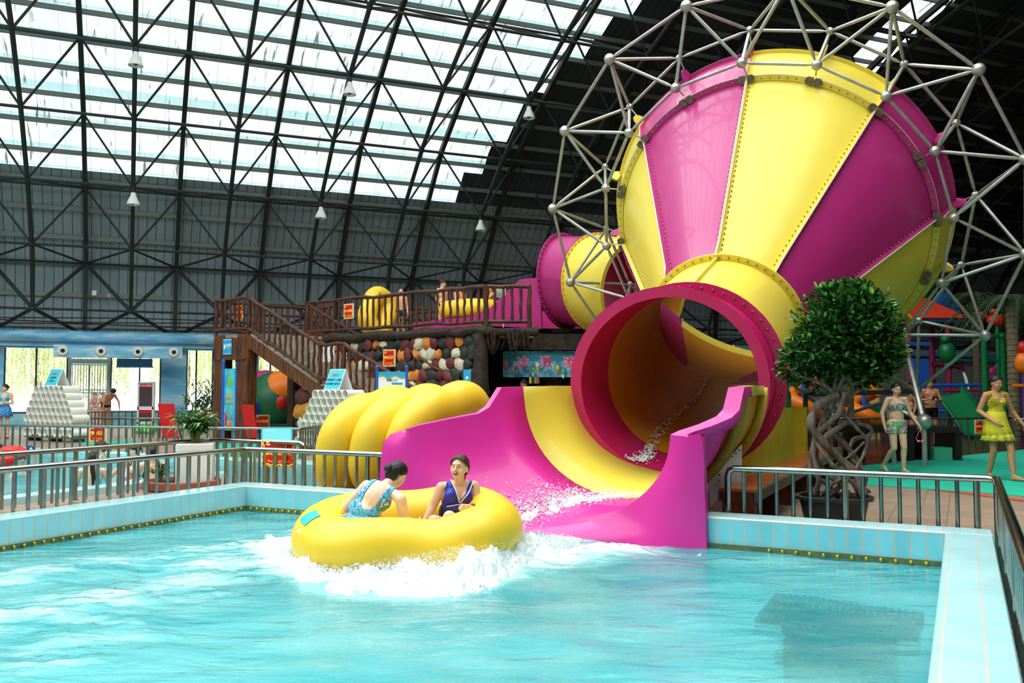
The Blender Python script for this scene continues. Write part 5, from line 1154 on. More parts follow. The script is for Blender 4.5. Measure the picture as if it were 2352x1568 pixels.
# colourful dome ride under the stairs
c = at(612, 925, 30.5); t = thing('dome_ride', 'green play dome with orange top and a pink animal head under the stairs', 'play dome', V((c.x, c.y, 0)))
m = MB(); m.sph(V((c.x+.25, c.y, 1.0)), (.95, .8, 1.05), 28, 18); m.build('dome', mat('dome_green', '15603A', .4), t)
m = MB(); m.sph(V((c.x+.5, c.y+.02, 1.42)), (.72, .76, .68), 24, 14); m.build('orange_top', ORANGE, t)
m = MB(); m.sph(V((c.x-.25, c.y-.45, .85)), (.4, .4, .5), 16, 10); m.build('blue_patch', mat('deep_blue', '123F8F', .4), t); m = MB(); m.sph(V((c.x+.62, c.y-.62, 1.0)), (.24, .15, .28), 14, 9); m.build('red_spot', REDP, t)
m = MB(); m.sph(V((c.x-.25, c.y+.8, 1.85)), (.5, .35, .28), 18, 12); m.sph(V((c.x+.2, c.y+.7, 1.75)), (.35, .3, .2), 14, 9); m.build('pink_head', MAG, t); m = MB(); m.sph(V((c.x-.3, c.y+.48, 1.87)), (.08, .05, .08)); m.build('eye', SWHI, t)
m = MB(); m.box(V((c.x+.1, c.y, .15)), (1.9, 1.5, .3), V((1, 0, 0))); m.build('plinth', GREYD, t)
# yellow arch raft standing on the platform
nrm_ = V((.80, -.55, .25)).normalized(); X_ = V((.55, .3, .85)); X_ = (X_-nrm_*X_.dot(nrm_)).normalized(); Y_ = nrm_.cross(X_)
M_ = Matrix((X_, Y_, nrm_)).transposed().to_4x4(); M_.translation = at(868, 719, 26.2); make_raft('yellow raft stood upright on the log platform', M_, None, .62, .38, None, True)
M_ = Matrix.Translation(at(1080, 712, 25.4)) @ Matrix.Rotation(R(-50), 4, 'Z'); make_raft('yellow raft lying in the magenta flume with a rider', M_, None, .72, .52, None, False)

# ------------------------------------------------------------ far right play area
SWALL = mat('pale_lower_wall', '9FA6A8', .8, var=.1)
m = MB(); wbox(m, lpx(1180), L1, 0, 3.5, c=WC-.2, th=.1); struct('wall_lower_right', m, SWALL)
def U(px, py, d): return at(px, py, d)
d_ = 30.
t = thing('play_tower', 'red roofed water play tower behind the green crown', 'play tower', V((U(2132, 889, d_).x, d_, 0)))
c = U(2132, 735, d_); pk = U(2120, 688, d_+.5); h_ = .9; m = MB(); cs = [c+V((sx_*.95, sy_*.95, 0)) for sx_, sy_ in ((-1, -1), (1, -1), (1, 1), (-1, 1))]; pk = V((c.x, c.y+.2, c.z+.78)); m.add(cs+[pk], [(0, 1, 4), (1, 2, 4), (2, 3, 4), (3, 0, 4), (3, 2, 1, 0)], False); m.build('roof', mat('roof_red', 'E0402A', .4), t)
m = MB(); m.box(c-V((0, 0, .07)), (1.8, 1.8, .12), V((1, 0, 0))); m.build('roof_beam', mat('navy_beam', '1B3D66', .5), t)
for px in (2090, 2143, 2180): m = MB(); q = U(px, 889, d_-.6 if px != 2143 else d_+.6); m.cyl(V((q.x, q.y, 0)), V((q.x, q.y, c.z-.05)), .1); m.build('post', mat('plum_post', '8A1F4C', .4), t)
m = MB(); m.tube([U(2143, 836, d_-.7), U(2190, 838, d_-.7), U(2207, 843, d_-.7), U(2210, 852, d_-.7)], .1, 10); m.build('spout_pipe', mat('plum_pipe', '5E1F2E', .4), t)
m = MB(); q = U(2212, 853, d_-.7); m.tube([q, q+V((.08, 0, -.2)), q+V((.15, 0, -.55)), q+V((.18, 0, -.8))], [.04, .05, .07, .08], 8); m.build('water_jet', STRM, t)
m = MB(); q = U(2175, 808, d_-.7); m.sph(q, (.28, .25, .36), 16, 10); m.sph(q+V((-.1, -.1, .42)), (.16, .15, .14)); m.sph(q+V((.22, -.1, -.25)), (.1, .2, .14)); m.sph(q+V((.02, 0, -.42)), (.22, .2, .08)); m.build('frog_figure', GREENP, t)
m = MB(); q0 = U(2180, 702, d_+1); m.prism([(-.35, -.4), (.3, -.5), (.35, .2), (.1, .2), (-.05, .45), (-.35, .5)], q0, V((1, 0, 0)), V((0, 0, 1)), -.2); m.build('blue_fin_panel', mat('slide_blue', '1F5AA8', .4), t)
m = MB(); m.box(U(2100, 790, d_-.8), (.7, .8, .12), V((1, 0, 0)), None, V((-.3, 0, 1))); m.box(U(2112, 860, d_-.8), (.5, .3, 1.0), V((1, 0, 0))); m.build('blue_panel', mat('panel_blue', '1B55A8', .4), t)
t = thing('green_slide', 'green water slide descending behind the far right railing', 'slide', V((U(2200, 889, 27).x, 27, 0)))
m = MB(); rows = []
for i in range(13):
    u = i/12; px, py = 2170+75*u, 905+95*u**1.2; c = U(px, py, 27-.8*u); rows.append([c+V((-.5, 0, .25)), c+V((-.42, -.1, 0)), c+V((0, -.12, -.06)), c+V((.42, -.1, 0)), c+V((.5, 0, .25))])
m.grid(rows); o = m.build('slide_chute', mat('slide_green', '0F7A44', .35), t); o.modifiers.new('S', 'SOLIDIFY').thickness = .05
m = MB(); 
for px in (2175, 2225): q = U(px, 889, 27.2); m.cyl(V((q.x, q.y, 0)), V((q.x, q.y, .9)), .06)
m.build('slide_support', GREENP, t)
for px, x2, lb in ((2263, 0, 'green pipe frame with jets left of the palm trunk'), (2306, 1, 'green pipe frame with elbow right beside the palm trunk')):
    q = U(px, 889, 26.); top = 1.52+(889-772)/2034*26; t = thing('jet_frame', lb, 'pipe frame', V((q.x, q.y, 0))); m = MB(); m.cyl(V((q.x, q.y, 0)), V((q.x, q.y, top)), .09, n=12); m.tube([V((q.x-.5, q.y, top)), V((q.x, q.y, top+.02)), V((q.x+.1, q.y, top))], .07, 10); m.sph(V((q.x, q.y, top)), .13); m.build('pipe', GREENP, t)
    m = MB(); m.tube([V((q.x, q.y, top-.6)), V((q.x+.5, q.y, top-.75))], .04, 8); m.build('side_pipe', GREENP, t)
def palm(px, d, top_px, lb, r=.16):
    q = U(px, 889, d); z1 = 1.52+(889-top_px)/2034*d; t = thing('palm_tree', lb, 'palm', V((q.x, q.y, 0))); n = int(z1/.16); m = MB()
    m.lathe(V((q.x, q.y, 0)), [p_ for i in range(n) for p_ in ((r*1.04, i*z1/n), (r*.94, (i+.9)*z1/n))], 14); m.build('trunk', mat('palm_trunk', '746A52', .85, var=.15, vscale=8), t)
    m = MB(); rnd.seed(px)
    for i in range(16):
        an = i*2.4; L_ = rnd.uniform(1.3, 1.9); pts = [V((q.x, q.y, z1))+V((math.cos(an)*L_*u, math.sin(an)*L_*u, .7*u-1.5*u*u+.1)) for u in (0, .25, .5, .75, 1)]; m.tube(pts, .02, 5)
        for k in range(22):
            u = .15+.85*k/22; p_ = pts[0]+V((math.cos(an)*L_*u, math.sin(an)*L_*u, .7*u-1.5*u*u+.1)); s_ = V((-math.sin(an), math.cos(an), 0))*.3*(1-u*.6)
            for g_ in (-1, 1): m.add([p_, p_+s_*g_*.5+V((.02, 0, .0)), p_+s_*g_+V((0, 0, -.15)), p_+s_*g_*.5-V((.02, 0, .03))], [(0, 1, 2, 3)], False)
    m.build('fronds', mat('palm_green', '27431F', .6, var=.3), t)
palm(2329, 25., 700, 'tall ringed palm trunk right of the woman in the yellow dress'); palm(2244, 31., 690, 'thin palm trunk behind the green pipe frame', .12)
t = thing('lobster_figure', 'red lobster like spray figure at the top right of the play area', 'figure', V((U(2285, 889, 28).x, 28, 0)))
m = MB(); q = U(2290, 735, 28); m.sph(q, (.34, .2, .2), 16, 10); m.sph(q+V((-.45, 0, .18)), (.14, .1, .1)); m.tube([q, q+V((-.25, 0, .06)), q+V((-.45, 0, .16))], .07, 8); m.sph(q+V((.28, 0, -.05)), (.2, .15, .16)); m.sph(q+V((-.1, 0, .28)), (.12, .1, .1)); m.build('body', mat('lobster_red', 'C8301C', .4), t)
m = MB(); m.cyl(V((q.x, q.y, 0)), q, .06); m.build('post', GREENP, t)
t = thing('flower_panel', 'plum pink flower panel beside the green pipe frame', 'flower', V((U(2300, 889, 29).x, 29, 0))); m = MB(); q = U(2300, 862, 29)
for i in range(7): an = 2*PI*i/7; m.sph(q+V((math.cos(an)*.26, 0, math.sin(an)*.26)), (.17, .06, .17), 10, 7)
m.build('petals', mat('plum_pink', '9A2358', .5), t); m = MB(); m.sph(q+V((0, -.08, 0)), .12); m.build('flower_centre', SYEL, t); m = MB(); m.cyl(V((q.x, q.y, 0)), q, .05); m.build('stem', GREENP, t)
t = thing('parrot_figure', 'red and yellow figure cut by the right picture edge', 'figure', V((U(2350, 889, 24).x, 24, 0))); m = MB(); q = U(2350, 833, 24); m.sph(q, (.22, .2, .3), 14, 9); m.build('body', ORANGE, t); m = MB(); m.sph(q+V((.0, 0, .4)), (.14, .14, .2)); m.build('head', REDP, t); m = MB(); m.cyl(V((q.x, q.y, 0)), q, .05); m.build('post', mat('purple_post', '5A2A86', .5), t); m = MB(); m.tube([q+V((-.3, 0, -.62)), q+V((.6, 0, -.62))], .05, 8); m.build('cross_pipe', ORANGE, t)
t = thing('picket_fence', 'blue and red picket fence of the play area', 'fence', V((U(2210, 889, 28.5).x, 28.5, 0)))
m = MB(); 
for y_ in (884, 944): m.tube([U(2135, y_, 28.5), U(2292, y_, 28.5)], .05, 8)
m.build('blue_rail', BLUEP, t)
m = MB(); m.tube([U(2165, 897, 28.5), U(2292, 896, 28.5)], .04, 8); m.build('red_rail', REDP, t)
for i in range(19): m = MB(); px = 2140+i*8; m.cyl(V((U(px, 884, 28.5).x, 28.5, 0)), U(px, 884, 28.5), .025, n=6); m.build('picket', mat('picket_blue', '2A4F8E', .5) if i == 0 else bpy.data.materials['picket_blue'], t)
t = thing('banded_post', 'tan and green banded square post behind the braided trunk', 'post', V((U(2008, 889, 26).x, 26, 0))); m = MB(); x_ = U(2008, 889, 26).x
for i in range(6): m.box(V((x_, 26, .13+.26*i+.0)), (.2, .2, .26), V((1, 0, 0)), mi=i % 2)
m.build('post', [mat('tan_band', 'D2B06A', .5), GREENP], t)
for px, py, lb, d2 in ((1845, 915, 'orange spiral slide right of the green bottle', 24), (1985, 935, 'orange slide end behind the ficus trunk', 25)):
    q = U(px, py, d2); t = thing('orange_slide', lb, 'slide', V((q.x, q.y, 0))); m = MB(); m.tube([q+V((.35*math.cos(a_), .35*math.sin(a_), .5-.16*a_)) for a_ in [i*.35 for i in range(20)]], .2, 12); m.build('spiral_tube', ORANGE, t); m = MB(); m.cyl(V((q.x, q.y, 0)), q+V((0, 0, .6)), .06); m.build('post', BLUEP, t)
DW = mat('dark_table_wood', '221812', .5)
q1, q2 = U(1850, 978, 19.5), U(2182, 978, 19.0); t = thing('dark_platform_bench', 'low dark brown bench table behind the woman in the colourful bikini', 'bench', V((q2.x-1, 19.2, 0)))
zt_ = q2.z; m = MB(); m.beam(V((q1.x, q1.y, zt_-.06)), V((q2.x, q2.y, zt_-.06)), 1.1, .12); m.build('table_top', DW, t)
for px in (1870, 1960, 2070, 2105, 2176): q = U(px, 980, 18.9 if px > 2000 else 19.4); m = MB(); m.box(V((q.x, q.y, (zt_-.1)/2)), (.14, .9, zt_-.1), V((1, 0, 0))); m.build('leg', DW, t)
q = U(2154, 1036, 18.7); m = MB(); m.box(V((q.x, q.y, .14)), (.4, .4, .26), V((1, .1, 0))); tag(m.build('mint_box', MINT), 'mint green box on the floor under the dark bench table', 'box')

# ------------------------------------------------------------ people
SKIN = {k: mat('skin_'+k, c, .5, var=.05, vscale=14) for k, c in (('fair', 'E2B596'), ('tan', 'C88D66'), ('warm', 'D9A07C'), ('pale', 'EBC9B0'))}
HAIRM = mat('black_hair', '17120F', .5, var=.4, vscale=30, bump=.4, bscale=40, stretch=(1, 1, .3)); HAIRB = mat('dark_brown_hair', '3A1C12', .5, var=.4, vscale=30, bump=.4, bscale=40, stretch=(1, 1, .3)); LIP = mat('lip', 'C4746A', .5); TEETH = mat('teeth', 'F3EEE6', .3); EYEW = mat('eye_white', 'EDEAE4', .3); DARKM = mat('eye_dark', '1B1412', .3)
def pose(base, fwd, sc=1., **ov):
    f = V((fwd[0], fwd[1], 0)).normalized(); r = f.cross(V((0, 0, 1)))
    D = dict(pelvis=(0, 0, .92), waist=(0, 0, 1.05), chest=(0, 0, 1.24), neck=(0, -.01, 1.40), head=(0, .02, 1.545), shR=(.165, 0, 1.36), shL=(-.165, 0, 1.36), elR=(.215, -.03, 1.08), elL=(-.215, -.03, 1.08), wrR=(.225, .05, .85), wrL=(-.225, .05, .85),
             hipR=(.09, 0, .90), hipL=(-.09, 0, .90), knR=(.1, .02, .48), knL=(-.1, .02, .48), anR=(.1, -.02, .075), anL=(-.1, -.02, .075), toR=(.12, .15, .03), toL=(-.12, .15, .03))
    D.update(ov); base = V(base)
    return {k: base+(r*v[0]+f*v[1]+V((0, 0, v[2])))*sc for k, v in D.items() if v is not None}, f
def lean(deg_f, deg_s=0, piv=(0, 0, .92), keys=('waist', 'chest', 'neck', 'head', 'shR', 'shL'), src=None):
    D = dict(waist=(0, 0, 1.05), chest=(0, 0, 1.24), neck=(0, -.01, 1.40), head=(0, .02, 1.545), shR=(.165, 0, 1.36), shL=(-.165, 0, 1.36)); out = {}
    Rm = Matrix.Rotation(R(-deg_f), 3, 'X') @ Matrix.Rotation(R(deg_s), 3, 'Y')
    for k in keys: p_ = Rm @ (V(D[k])-V((0, 0, .92)))+V(piv); out[k] = tuple(p_)
    return out
def person(J, label, skin='warm', sc=1., fat=1., female=True, look=None, hair='short', hairm=None, vox=.012, clothes=(), smile=0, legs=True, handdir=None, curl=40, head_only=False, extra=None, loc=None, up=None, fingers=True):
    """body as one continuous remeshed surface; hair, face features and clothing as children"""
    s = sc; m = MB(); P_ = J
    base = loc or V((P_['pelvis'].x, P_['pelvis'].y, min(P_[k].z for k in P_)-.03)); t = thing('person', label, 'person', base)
    tu = (P_['neck']-P_['pelvis']).normalized(); tr = (P_['shR']-P_['shL']); tr = (tr-tu*tr.dot(tu)).normalized(); tf = tu.cross(tr)
    hp = (P_['hipR']-P_['hipL']); hp = (hp-tu*hp.dot(tu)).normalized() if hp.length > .01 else tr
    segs = []
    def cap(a, b, ra, rb, nm, n=12):
        a, b = V(a), V(b); d = (b-a); L_ = d.length
        if L_ < 1e-5: return
        d.normalize(); u = d.cross(V((.31, .2, .93))).normalized(); w_ = d.cross(u); prof = []
        for i in range(5): th = PI/2*(1-i/4); prof.append((-ra*math.sin(th), ra*math.cos(th)+1e-4))
        for i in range(5): th = PI/2*i/4; prof.append((L_+rb*math.sin(th), rb*math.cos(th)+1e-4))
        m.grid([[a+d*h+(u*math.cos(2*PI*k/n)+w_*math.sin(2*PI*k/n))*r_ for k in range(n)] for h, r_ in prof], closed=True)
        st = len(m.v)-10*n; m.add([m.v[st+k] for k in range(n)], [tuple(range(n-1, -1, -1))]); m.add([m.v[st+9*n+k] for k in range(n)], [tuple(range(n))])
        segs.append((nm, a, b, (ra+rb)/2))
    def ell(c, r_, ax, nm): m.sph(c, tuple(q*1. for q in r_), 18, 12, ax=ax); segs.append((nm, V(c), V(c)+ax[2]*.001, max(r_)*.8))
    T = (tr, tf, tu); F_ = fat
    w_ = 1. if female else 1.06
    ell(P_['pelvis'], (.155*s*F_, .112*s*F_, .115*s), (hp, tu.cross(hp)*1, tu), 'torso'); ell(P_['waist'], (.128*s*F_*w_, .098*s*F_, .12*s), T, 'torso'); ell(P_['chest'], (.14*s*w_*F_**.5, .1*s*F_**.5, .14*s), T, 'torso')
    ell(P_['chest'].lerp(P_['neck'], .5), (.14*s*w_, .078*s, .085*s), T, 'torso')
    cap(P_['pelvis'], P_['chest'], .105*s*F_, .105*s, 'torso')
    for q in 'RL':
        sg_ = 1 if q == 'R' else -1
        cap(P_['sh'+q], P_['neck']-tu*.02*s, .05*s*w_, .042*s, 'torso')
        if female: m.sph(P_['chest']+tr*(sg_*.068*s)+tf*(.075*s)+tu*.01*s, (.058*s*F_, .052*s, .058*s*F_), 14, 10, ax=T)
        else: m.sph(P_['chest']+tr*(sg_*.065*s)+tf*(.055*s)+tu*.045*s, (.068*s, .045*s, .05*s), 14, 10, ax=T)
        if not head_only:
            cap(P_['sh'+q], P_['el'+q], .05*s*F_**.5*w_, .038*s*F_**.5, 'arm'); cap(P_['el'+q], P_['wr'+q], .039*s*F_**.5, .025*s, 'fore')
            d = (P_['wr'+q]-P_['el'+q]).normalized()
            if handdir and q in handdir: d = V(handdir[q]).normalized()
            side = d.cross(tr*sg_).normalized() if abs(d.dot(tr)) < .9 else d.cross(tu).normalized(); nrm_ = side.cross(d).normalized()*(1 if side.cross(d).dot(-tr*sg_) > 0 else -1)
            wp = P_['wr'+q]; m.sph(wp+d*.045*s, (.036*s, .05*s, .016*s), 12, 9, ax=(side, d, nrm_)); segs.append(('hand', wp, wp+d*.15*s, .03*s)); cap(P_['wr'+q]-d*.02*s, wp+d*.03*s, .025*s, .024*s, 'hand', 8)
            if fingers:
                for i, L_ in enumerate((.062, .072, .066, .05)):
                    b_ = wp+d*.082*s+side*((-.027+.018*i)*s); c1 = R(curl*.5+3*i); c2 = R(curl*1.1+5*i); e1 = b_+(d*math.cos(c1)+nrm_*math.sin(c1))*L_*.52*s; e2 = e1+(d*math.cos(c2)+nrm_*math.sin(c2))*L_*.5*s
                    cap(b_-d*.02*s, e1, .0088*s, .0082*s, 'hand', 7); cap(e1, e2, .0082*s, .007*s, 'hand', 7)
                b_ = wp+d*.03*s-side*.028*s; e1 = b_+(d*.65-side*.6+nrm_*.3).normalized()*.034*s; e2 = e1+(d*.85-side*.2+nrm_*.45).normalized()*.028*s; cap(b_, e1, .012*s, .01*s, 'hand', 7); cap(e1, e2, .01*s, .008*s, 'hand', 7)
        if legs and 'kn'+q in P_:
            hp_ = P_['hip'+q]; cap(hp_, P_['kn'+q], .082*s*F_, .053*s*F_**.5, 'thigh'); ca = P_['kn'+q].lerp(P_['an'+q], .3); bk = (P_['an'+q]-P_['to'+q]); bk.z = 0; bk = bk.normalized() if bk.length > 0 else -tf
            cap(P_['kn'+q], ca+bk*.012*s, .05*s*F_**.5, .054*s*F_**.5, 'calf'); cap(ca+bk*.012*s, P_['an'+q], .052*s*F_**.5, .033*s, 'calf'); m.sph(hp_-tf*.05*s-tu*.0*s+tr*0, (.082*s*F_, .082*s, .09*s), 12, 9)
            to = P_['to'+q]; an = P_['an'+q]; cap(an-V((0, 0, .03*s))+bk*.025*s, to, .033*s, .026*s, 'foot'); cap(an, to, .032*s, .022*s, 'foot')
            fd = -bk; sd_ = fd.cross(V((0, 0, 1)))
            for i in range(5): cap(to+sd_*((i-2)*.015*s), to+sd_*((i-2)*.016*s)+fd*(.03-.004*abs(i-1))*s, .01*s, .009*s, 'foot', 6)
    hc = P_['head']; hf = V(look).normalized() if look is not None else tf; hu = V(up) if up is not None else (hc-P_['neck']).normalized(); hf = (hf-hu*hf.dot(hu)).normalized(); hr = hf.cross(hu); HX = (hr, hf, hu); k = s
    cap(P_['neck']-tu*.03*s, hc-hu*.06*k-hf*.015*k, .053*s*w_, .048*s*w_, 'neck')
    m.sph(hc+hu*.018*k-hf*.01*k, (.074*k, .092*k, .094*k), 20, 14, ax=HX); m.sph(hc-hu*.045*k+hf*.026*k, (.056*k, .058*k, .064*k), 16, 12, ax=HX); m.sph(hc-hu*.092*k+hf*.052*k, (.025*k, .022*k, .018*k), 10, 8, ax=HX)
    for sg_ in (-1, 1): m.sph(hc-hu*.03*k+hf*.05*k+hr*sg_*.035*k, (.03*k, .03*k, .03*k), 10, 8); m.sph(hc-hu*.01*k-hf*.005*k+hr*sg_*.077*k, (.012*k, .02*k, .032*k), 9, 7, ax=HX)
    cap(hc+hu*.012*k+hf*.083*k, hc-hu*.022*k+hf*.098*k, .008*k, .012*k, 'head', 8); m.sph(hc+hu*.032*k+hf*.068*k, (.05*k, .02*k, .012*k), 10, 7, ax=HX)
    segs.append(('head', hc-hu*.05*k, hc+hu*.03*k, .09*k))
    if extra: extra(m)
    # union of the volumes
    me = m.mesh('body', SKIN[skin]); tmp = bpy.data.objects.new('tmp', me); COL.objects.link(tmp); md = tmp.modifiers.new('r', 'REMESH'); md.mode = 'VOXEL'; md.voxel_size = vox; md.use_smooth_shade = True
    m2 = tmp.modifiers.new('s', 'SMOOTH'); m2.iterations = 3 if vox > .008 else 4; m2.factor = .5
    dg = bpy.context.evaluated_depsgraph_get(); be = bpy.data.meshes.new_from_object(tmp.evaluated_get(dg)); bpy.data.objects.remove(tmp); bpy.data.meshes.remove(me)
    n = len(be.vertices); co = np.empty(n*3, np.float32); be.vertices.foreach_get('co', co); co = co.reshape(-1, 3); no = np.empty(n*3, np.float32); be.vertices.foreach_get('normal', no); no = no.reshape(-1, 3)
    best = np.full(n, 1e9); bi = np.zeros(n, int); bu = np.zeros(n)
    for i, (nm, a, b, r_) in enumerate(segs):
        a_, b_ = np.array(a), np.array(b); e = b_-a_; uu = np.clip(((co-a_)@e)/max(e@e, 1e-9), 0, 1); d = np.linalg.norm(co-(a_+uu[:, None]*e), axis=1)-r_; q = d < best; best[q] = d[q]; bi[q] = i; bu[q] = uu[q]
    names = np.array([q[0] for q in segs])[bi]; rel = co-np.array(P_['pelvis']); tz = rel@np.array(tu)/s; tx = rel@np.array(tr)/s; ty = rel@np.array(tf)/s
    ct = V(t.location); me2 = be; co2 = co-np.array(ct, dtype=np.float32); me2.vertices.foreach_set('co', co2.ravel()); me2.name = 'body'; me2.update()
    me2.materials.clear(); me2.materials.append(SKIN[skin]); bo = bpy.data.objects.new('body', me2); COL.objects.link(bo); bo.parent = t; MW[bo.name] = MW[t.name]
    np_ = len(me2.polygons); ls = np.empty(np_, np.int32); lt = np.empty(np_, np.int32); me2.polygons.foreach_get('loop_start', ls); me2.polygons.foreach_get('loop_total', lt); vi = np.empty(len(me2.loops), np.int32); me2.loops.foreach_get('vertex_index', vi)
    for nm, mt, pred, off in clothes:
        sel = pred(names, bu, tx, ty, tz, co); faces = []; used = {}
        for f0, c in zip(ls, lt):
            ids = vi[f0:f0+c]
            if sel[ids].all(): faces.append([used.setdefault(int(i), len(used)) for i in ids])
        if not faces: continue
        ids = np.fromiter(used.keys(), int); vv = (co2[ids]+no[ids]*off*s); cm = bpy.data.meshes.new(nm); cm.from_pydata([tuple(map(float, q)) for q in vv], [], faces); cm.materials.append(mt); cm.polygons.foreach_set('use_smooth', [True]*len(faces)); cm.update()
        o = bpy.data.objects.new(nm, cm); COL.objects.link(o); o.parent = t; MW[o.name] = MW[t.name]; sm_ = o.modifiers.new('Solidify', 'SOLIDIFY'); sm_.thickness = off*1.1*s; sm_.offset = -1
    # face
    def fpnt(x, y, z): return hc+hr*x*k+hf*y*k+hu*z*k
    for sg_ in (-1, 1):
        a = MB()
        if smile: a.tube([fpnt(sg_*.046, .074, .004), fpnt(sg_*.032, .086, .011), fpnt(sg_*.016, .087, .006)], [.0012*k, .0028*k, .0015*k], 6)
        else: a.sph(fpnt(sg_*.031, .0815, .006), (.013*k, .006*k, .0055*k), 10, 7, ax=HX); a.sph(fpnt(sg_*.031, .0865, .006), (.0055*k, .003*k, .0055*k), 8, 6, ax=HX, mi=1)
        a.build('eye', [DARKM if smile else EYEW, DARKM], t)
        a = MB(); a.tube([fpnt(sg_*.05, .072, .028), fpnt(sg_*.034, .086, .034), fpnt(sg_*.014, .09, .03)], [.001*k, .0026*k, .002*k], 6); a.build('eyebrow', HAIRM, t)
    a = MB()
    if smile == 2: a.sph(fpnt(0, .083, -.052), (.023*k, .012*k, .011*k), 14, 9, ax=HX, mi=1); a.tube([fpnt(.025*math.cos(q), .088-.008*abs(math.cos(q)), -.05+.0115*math.sin(q)+.004*abs(math.cos(q))) for q in [2*PI*i/18 for i in range(18)]], .0026*k, 6, closed=True); a.sph(fpnt(0, .0915, -.0455), (.018*k, .005*k, .004*k), 10, 6, ax=HX, mi=2)
    else: a.sph(fpnt(0, .087, -.05), (.021*k, .007*k, .0045*k), 12, 7, ax=HX); a.sph(fpnt(0, .086, -.058), (.017*k, .007*k, .005*k), 12, 7, ax=HX)
    a.build('mouth', [LIP, DARKM, TEETH], t)
    # hair
    hm = hairm or HAIRM; a = MB()
    if hair != 'bald':
        low = {'short': -.03, 'bun': -.05, 'pony': -.05, 'long': -.05, 'cap': .0, 'man': -.02}[hair]; rows = []; nn = 56; kk = 34
        sx, sy, sz = (.081, .099, .103) if hair != 'man' else (.079, .097, .100)
        for i in range(kk+1):
            th = R(155)*i/kk; row = []
            for j in range(nn): ph = 2*PI*j/nn; q = (math.sin(th)*math.cos(ph), math.sin(th)*math.sin(ph), math.cos(th)); jt = 1+.012*math.sin(23*ph+i*.25)+.008*math.sin(9*ph+i*.9); row.append((q[0]*sx*jt, q[1]*sy*jt-.012, q[2]*sz+.018))
            rows.append(row)
        vs = [p_ for r_ in rows for p_ in r_]; fs = []
        for i in range(kk):
            for j in range(nn):
                ii = (i*nn+j, i*nn+(j+1) % nn, (i+1)*nn+(j+1) % nn, (i+1)*nn+j); c = [sum(vs[q][z] for q in ii)/4 for z in range(3)]
                hl = (.082 if female else .066) if hair != 'cap' else .045
                face_ = c[1] > -.005 and c[2] < hl-9.*c[0]*c[0]
                earz = (c[1] > -.035 and c[2] < .015) or c[2] < low-.02
                if not face_ and not (earz): fs.append(ii)
        a.add([fpnt(*q) for q in vs], fs)
        if hair in ('bun',): a.sph(fpnt(0, -.115, .02), (.045*k, .04*k, .042*k), 14, 10, ax=HX)
        if hair == 'bun': a.sph(fpnt(0, -.06, -.02), (.062*k, .05*k, .06*k), 14, 10, ax=HX)
        if hair in ('pony', 'long'): a.sph(fpnt(0, -.06, -.02), (.062*k, .05*k, .06*k), 14, 10, ax=HX)
        if hair == 'pony': a.tube([fpnt(0, -.11, -.02), fpnt(.01, -.135, -.08), fpnt(.015, -.125, -.17), fpnt(.01, -.11, -.26)], [.022*k, .028*k, .022*k, .006*k], 10)
        o = a.build('hair' if hair != 'cap' else 'swim_cap', hm, t, sharp=False); md = o.modifiers.new('Solidify', 'SOLIDIFY'); md.thickness = .01*k; md.offset = -1; o.modifiers.new('Sub', 'SUBSURF').render_levels = 1
    return t, (tr, tf, tu), HX
TOR = lambda n: (n == 'torso')
def trunks(cut=.3, top=.03): return lambda n, u, x, y, z, co: ((n == 'torso') & (z < top)) | ((n == 'thigh') & (u < cut))
def onepiece(fr=.30, bk=.18, strap=(.065, .115)):
    def f(n, u, x, y, z, co):
        ax_ = np.abs(x); vfront = fr+np.clip(ax_-.02, 0, 1)*1.4; vb = bk+(ax_/.12)**2*.22; lim = np.where(y > .01, vfront, vb); side = z < .36-np.clip(ax_-.115, 0, 1)*3
        return ((n == 'torso') & (((z < lim) & side) | ((ax_ > strap[0]) & (ax_ < strap[1]) & (z > .2)))) | ((n == 'thigh') & (u < .10))
    return f
def band(z0, z1): return lambda n, u, x, y, z, co: (n == 'torso') & (z > z0) & (z < z1)
def multi(name, cols, scale=9., rough=.6, dist=.35):
    m = bpy.data.materials.new(name); m.use_nodes = True; nt = m.node_tree; b = nt.nodes['Principled BSDF']; t_ = N(nt, 'ShaderNodeTexCoord'); nz = N(nt, 'ShaderNodeTexNoise', Scale=scale, Detail=2.5, Distortion=dist); nt.links.new(t_.outputs['Object'], nz.inputs[0])
    r = N(nt, 'ShaderNodeValToRGB'); r.color_ramp.interpolation = 'CONSTANT'; e = r.color_ramp.elements
    for i, c in enumerate(cols):
        p_ = .3+.4*i/len(cols)
        if i == 0: e[0].position = 0; e[0].color = lin(c)
        elif i == 1: e[1].position = p_; e[1].color = lin(c)
        else: x = e.new(p_); x.color = lin(c)
    nt.links.new(nz.outputs[0], r.inputs[0]); nt.links.new(r.outputs[0], b.inputs['Base Color']); b.inputs['Roughness'].default_value = rough; return m
RAINB = multi('rainbow_swim_fabric', ['1FA8C8', '22B5B0', 'E8207A', '18A8C0', 'F3D12C', '1FB8B0', 'E8308A', '49C6D8', 'F5DE3C', '1FA8C8'], 6)
FLOR = multi('floral_swim_fabric', ['E58AA0', 'E9F2F6', '2B3F9E', '3FA9D8', '58B9DE', '2F8FC9', '6FC6E4', '3E9FD3', '4258B8', 'EAF3F8', 'E58AA0'], 9, dist=1.0)
NAVY = mat('navy_swim_fabric', '10153C', .5); ROYAL = mat('royal_blue_fabric', '2A2FA6', .45); BLKF = mat('black_swim_fabric', '101014', .5); TURQ = mat('turquoise_fabric', '3FC0DC', .6)
NAVP = multi('navy_print_trunks', ['1A2348', '27407A', '10162E', '5A7FA8'], 20)
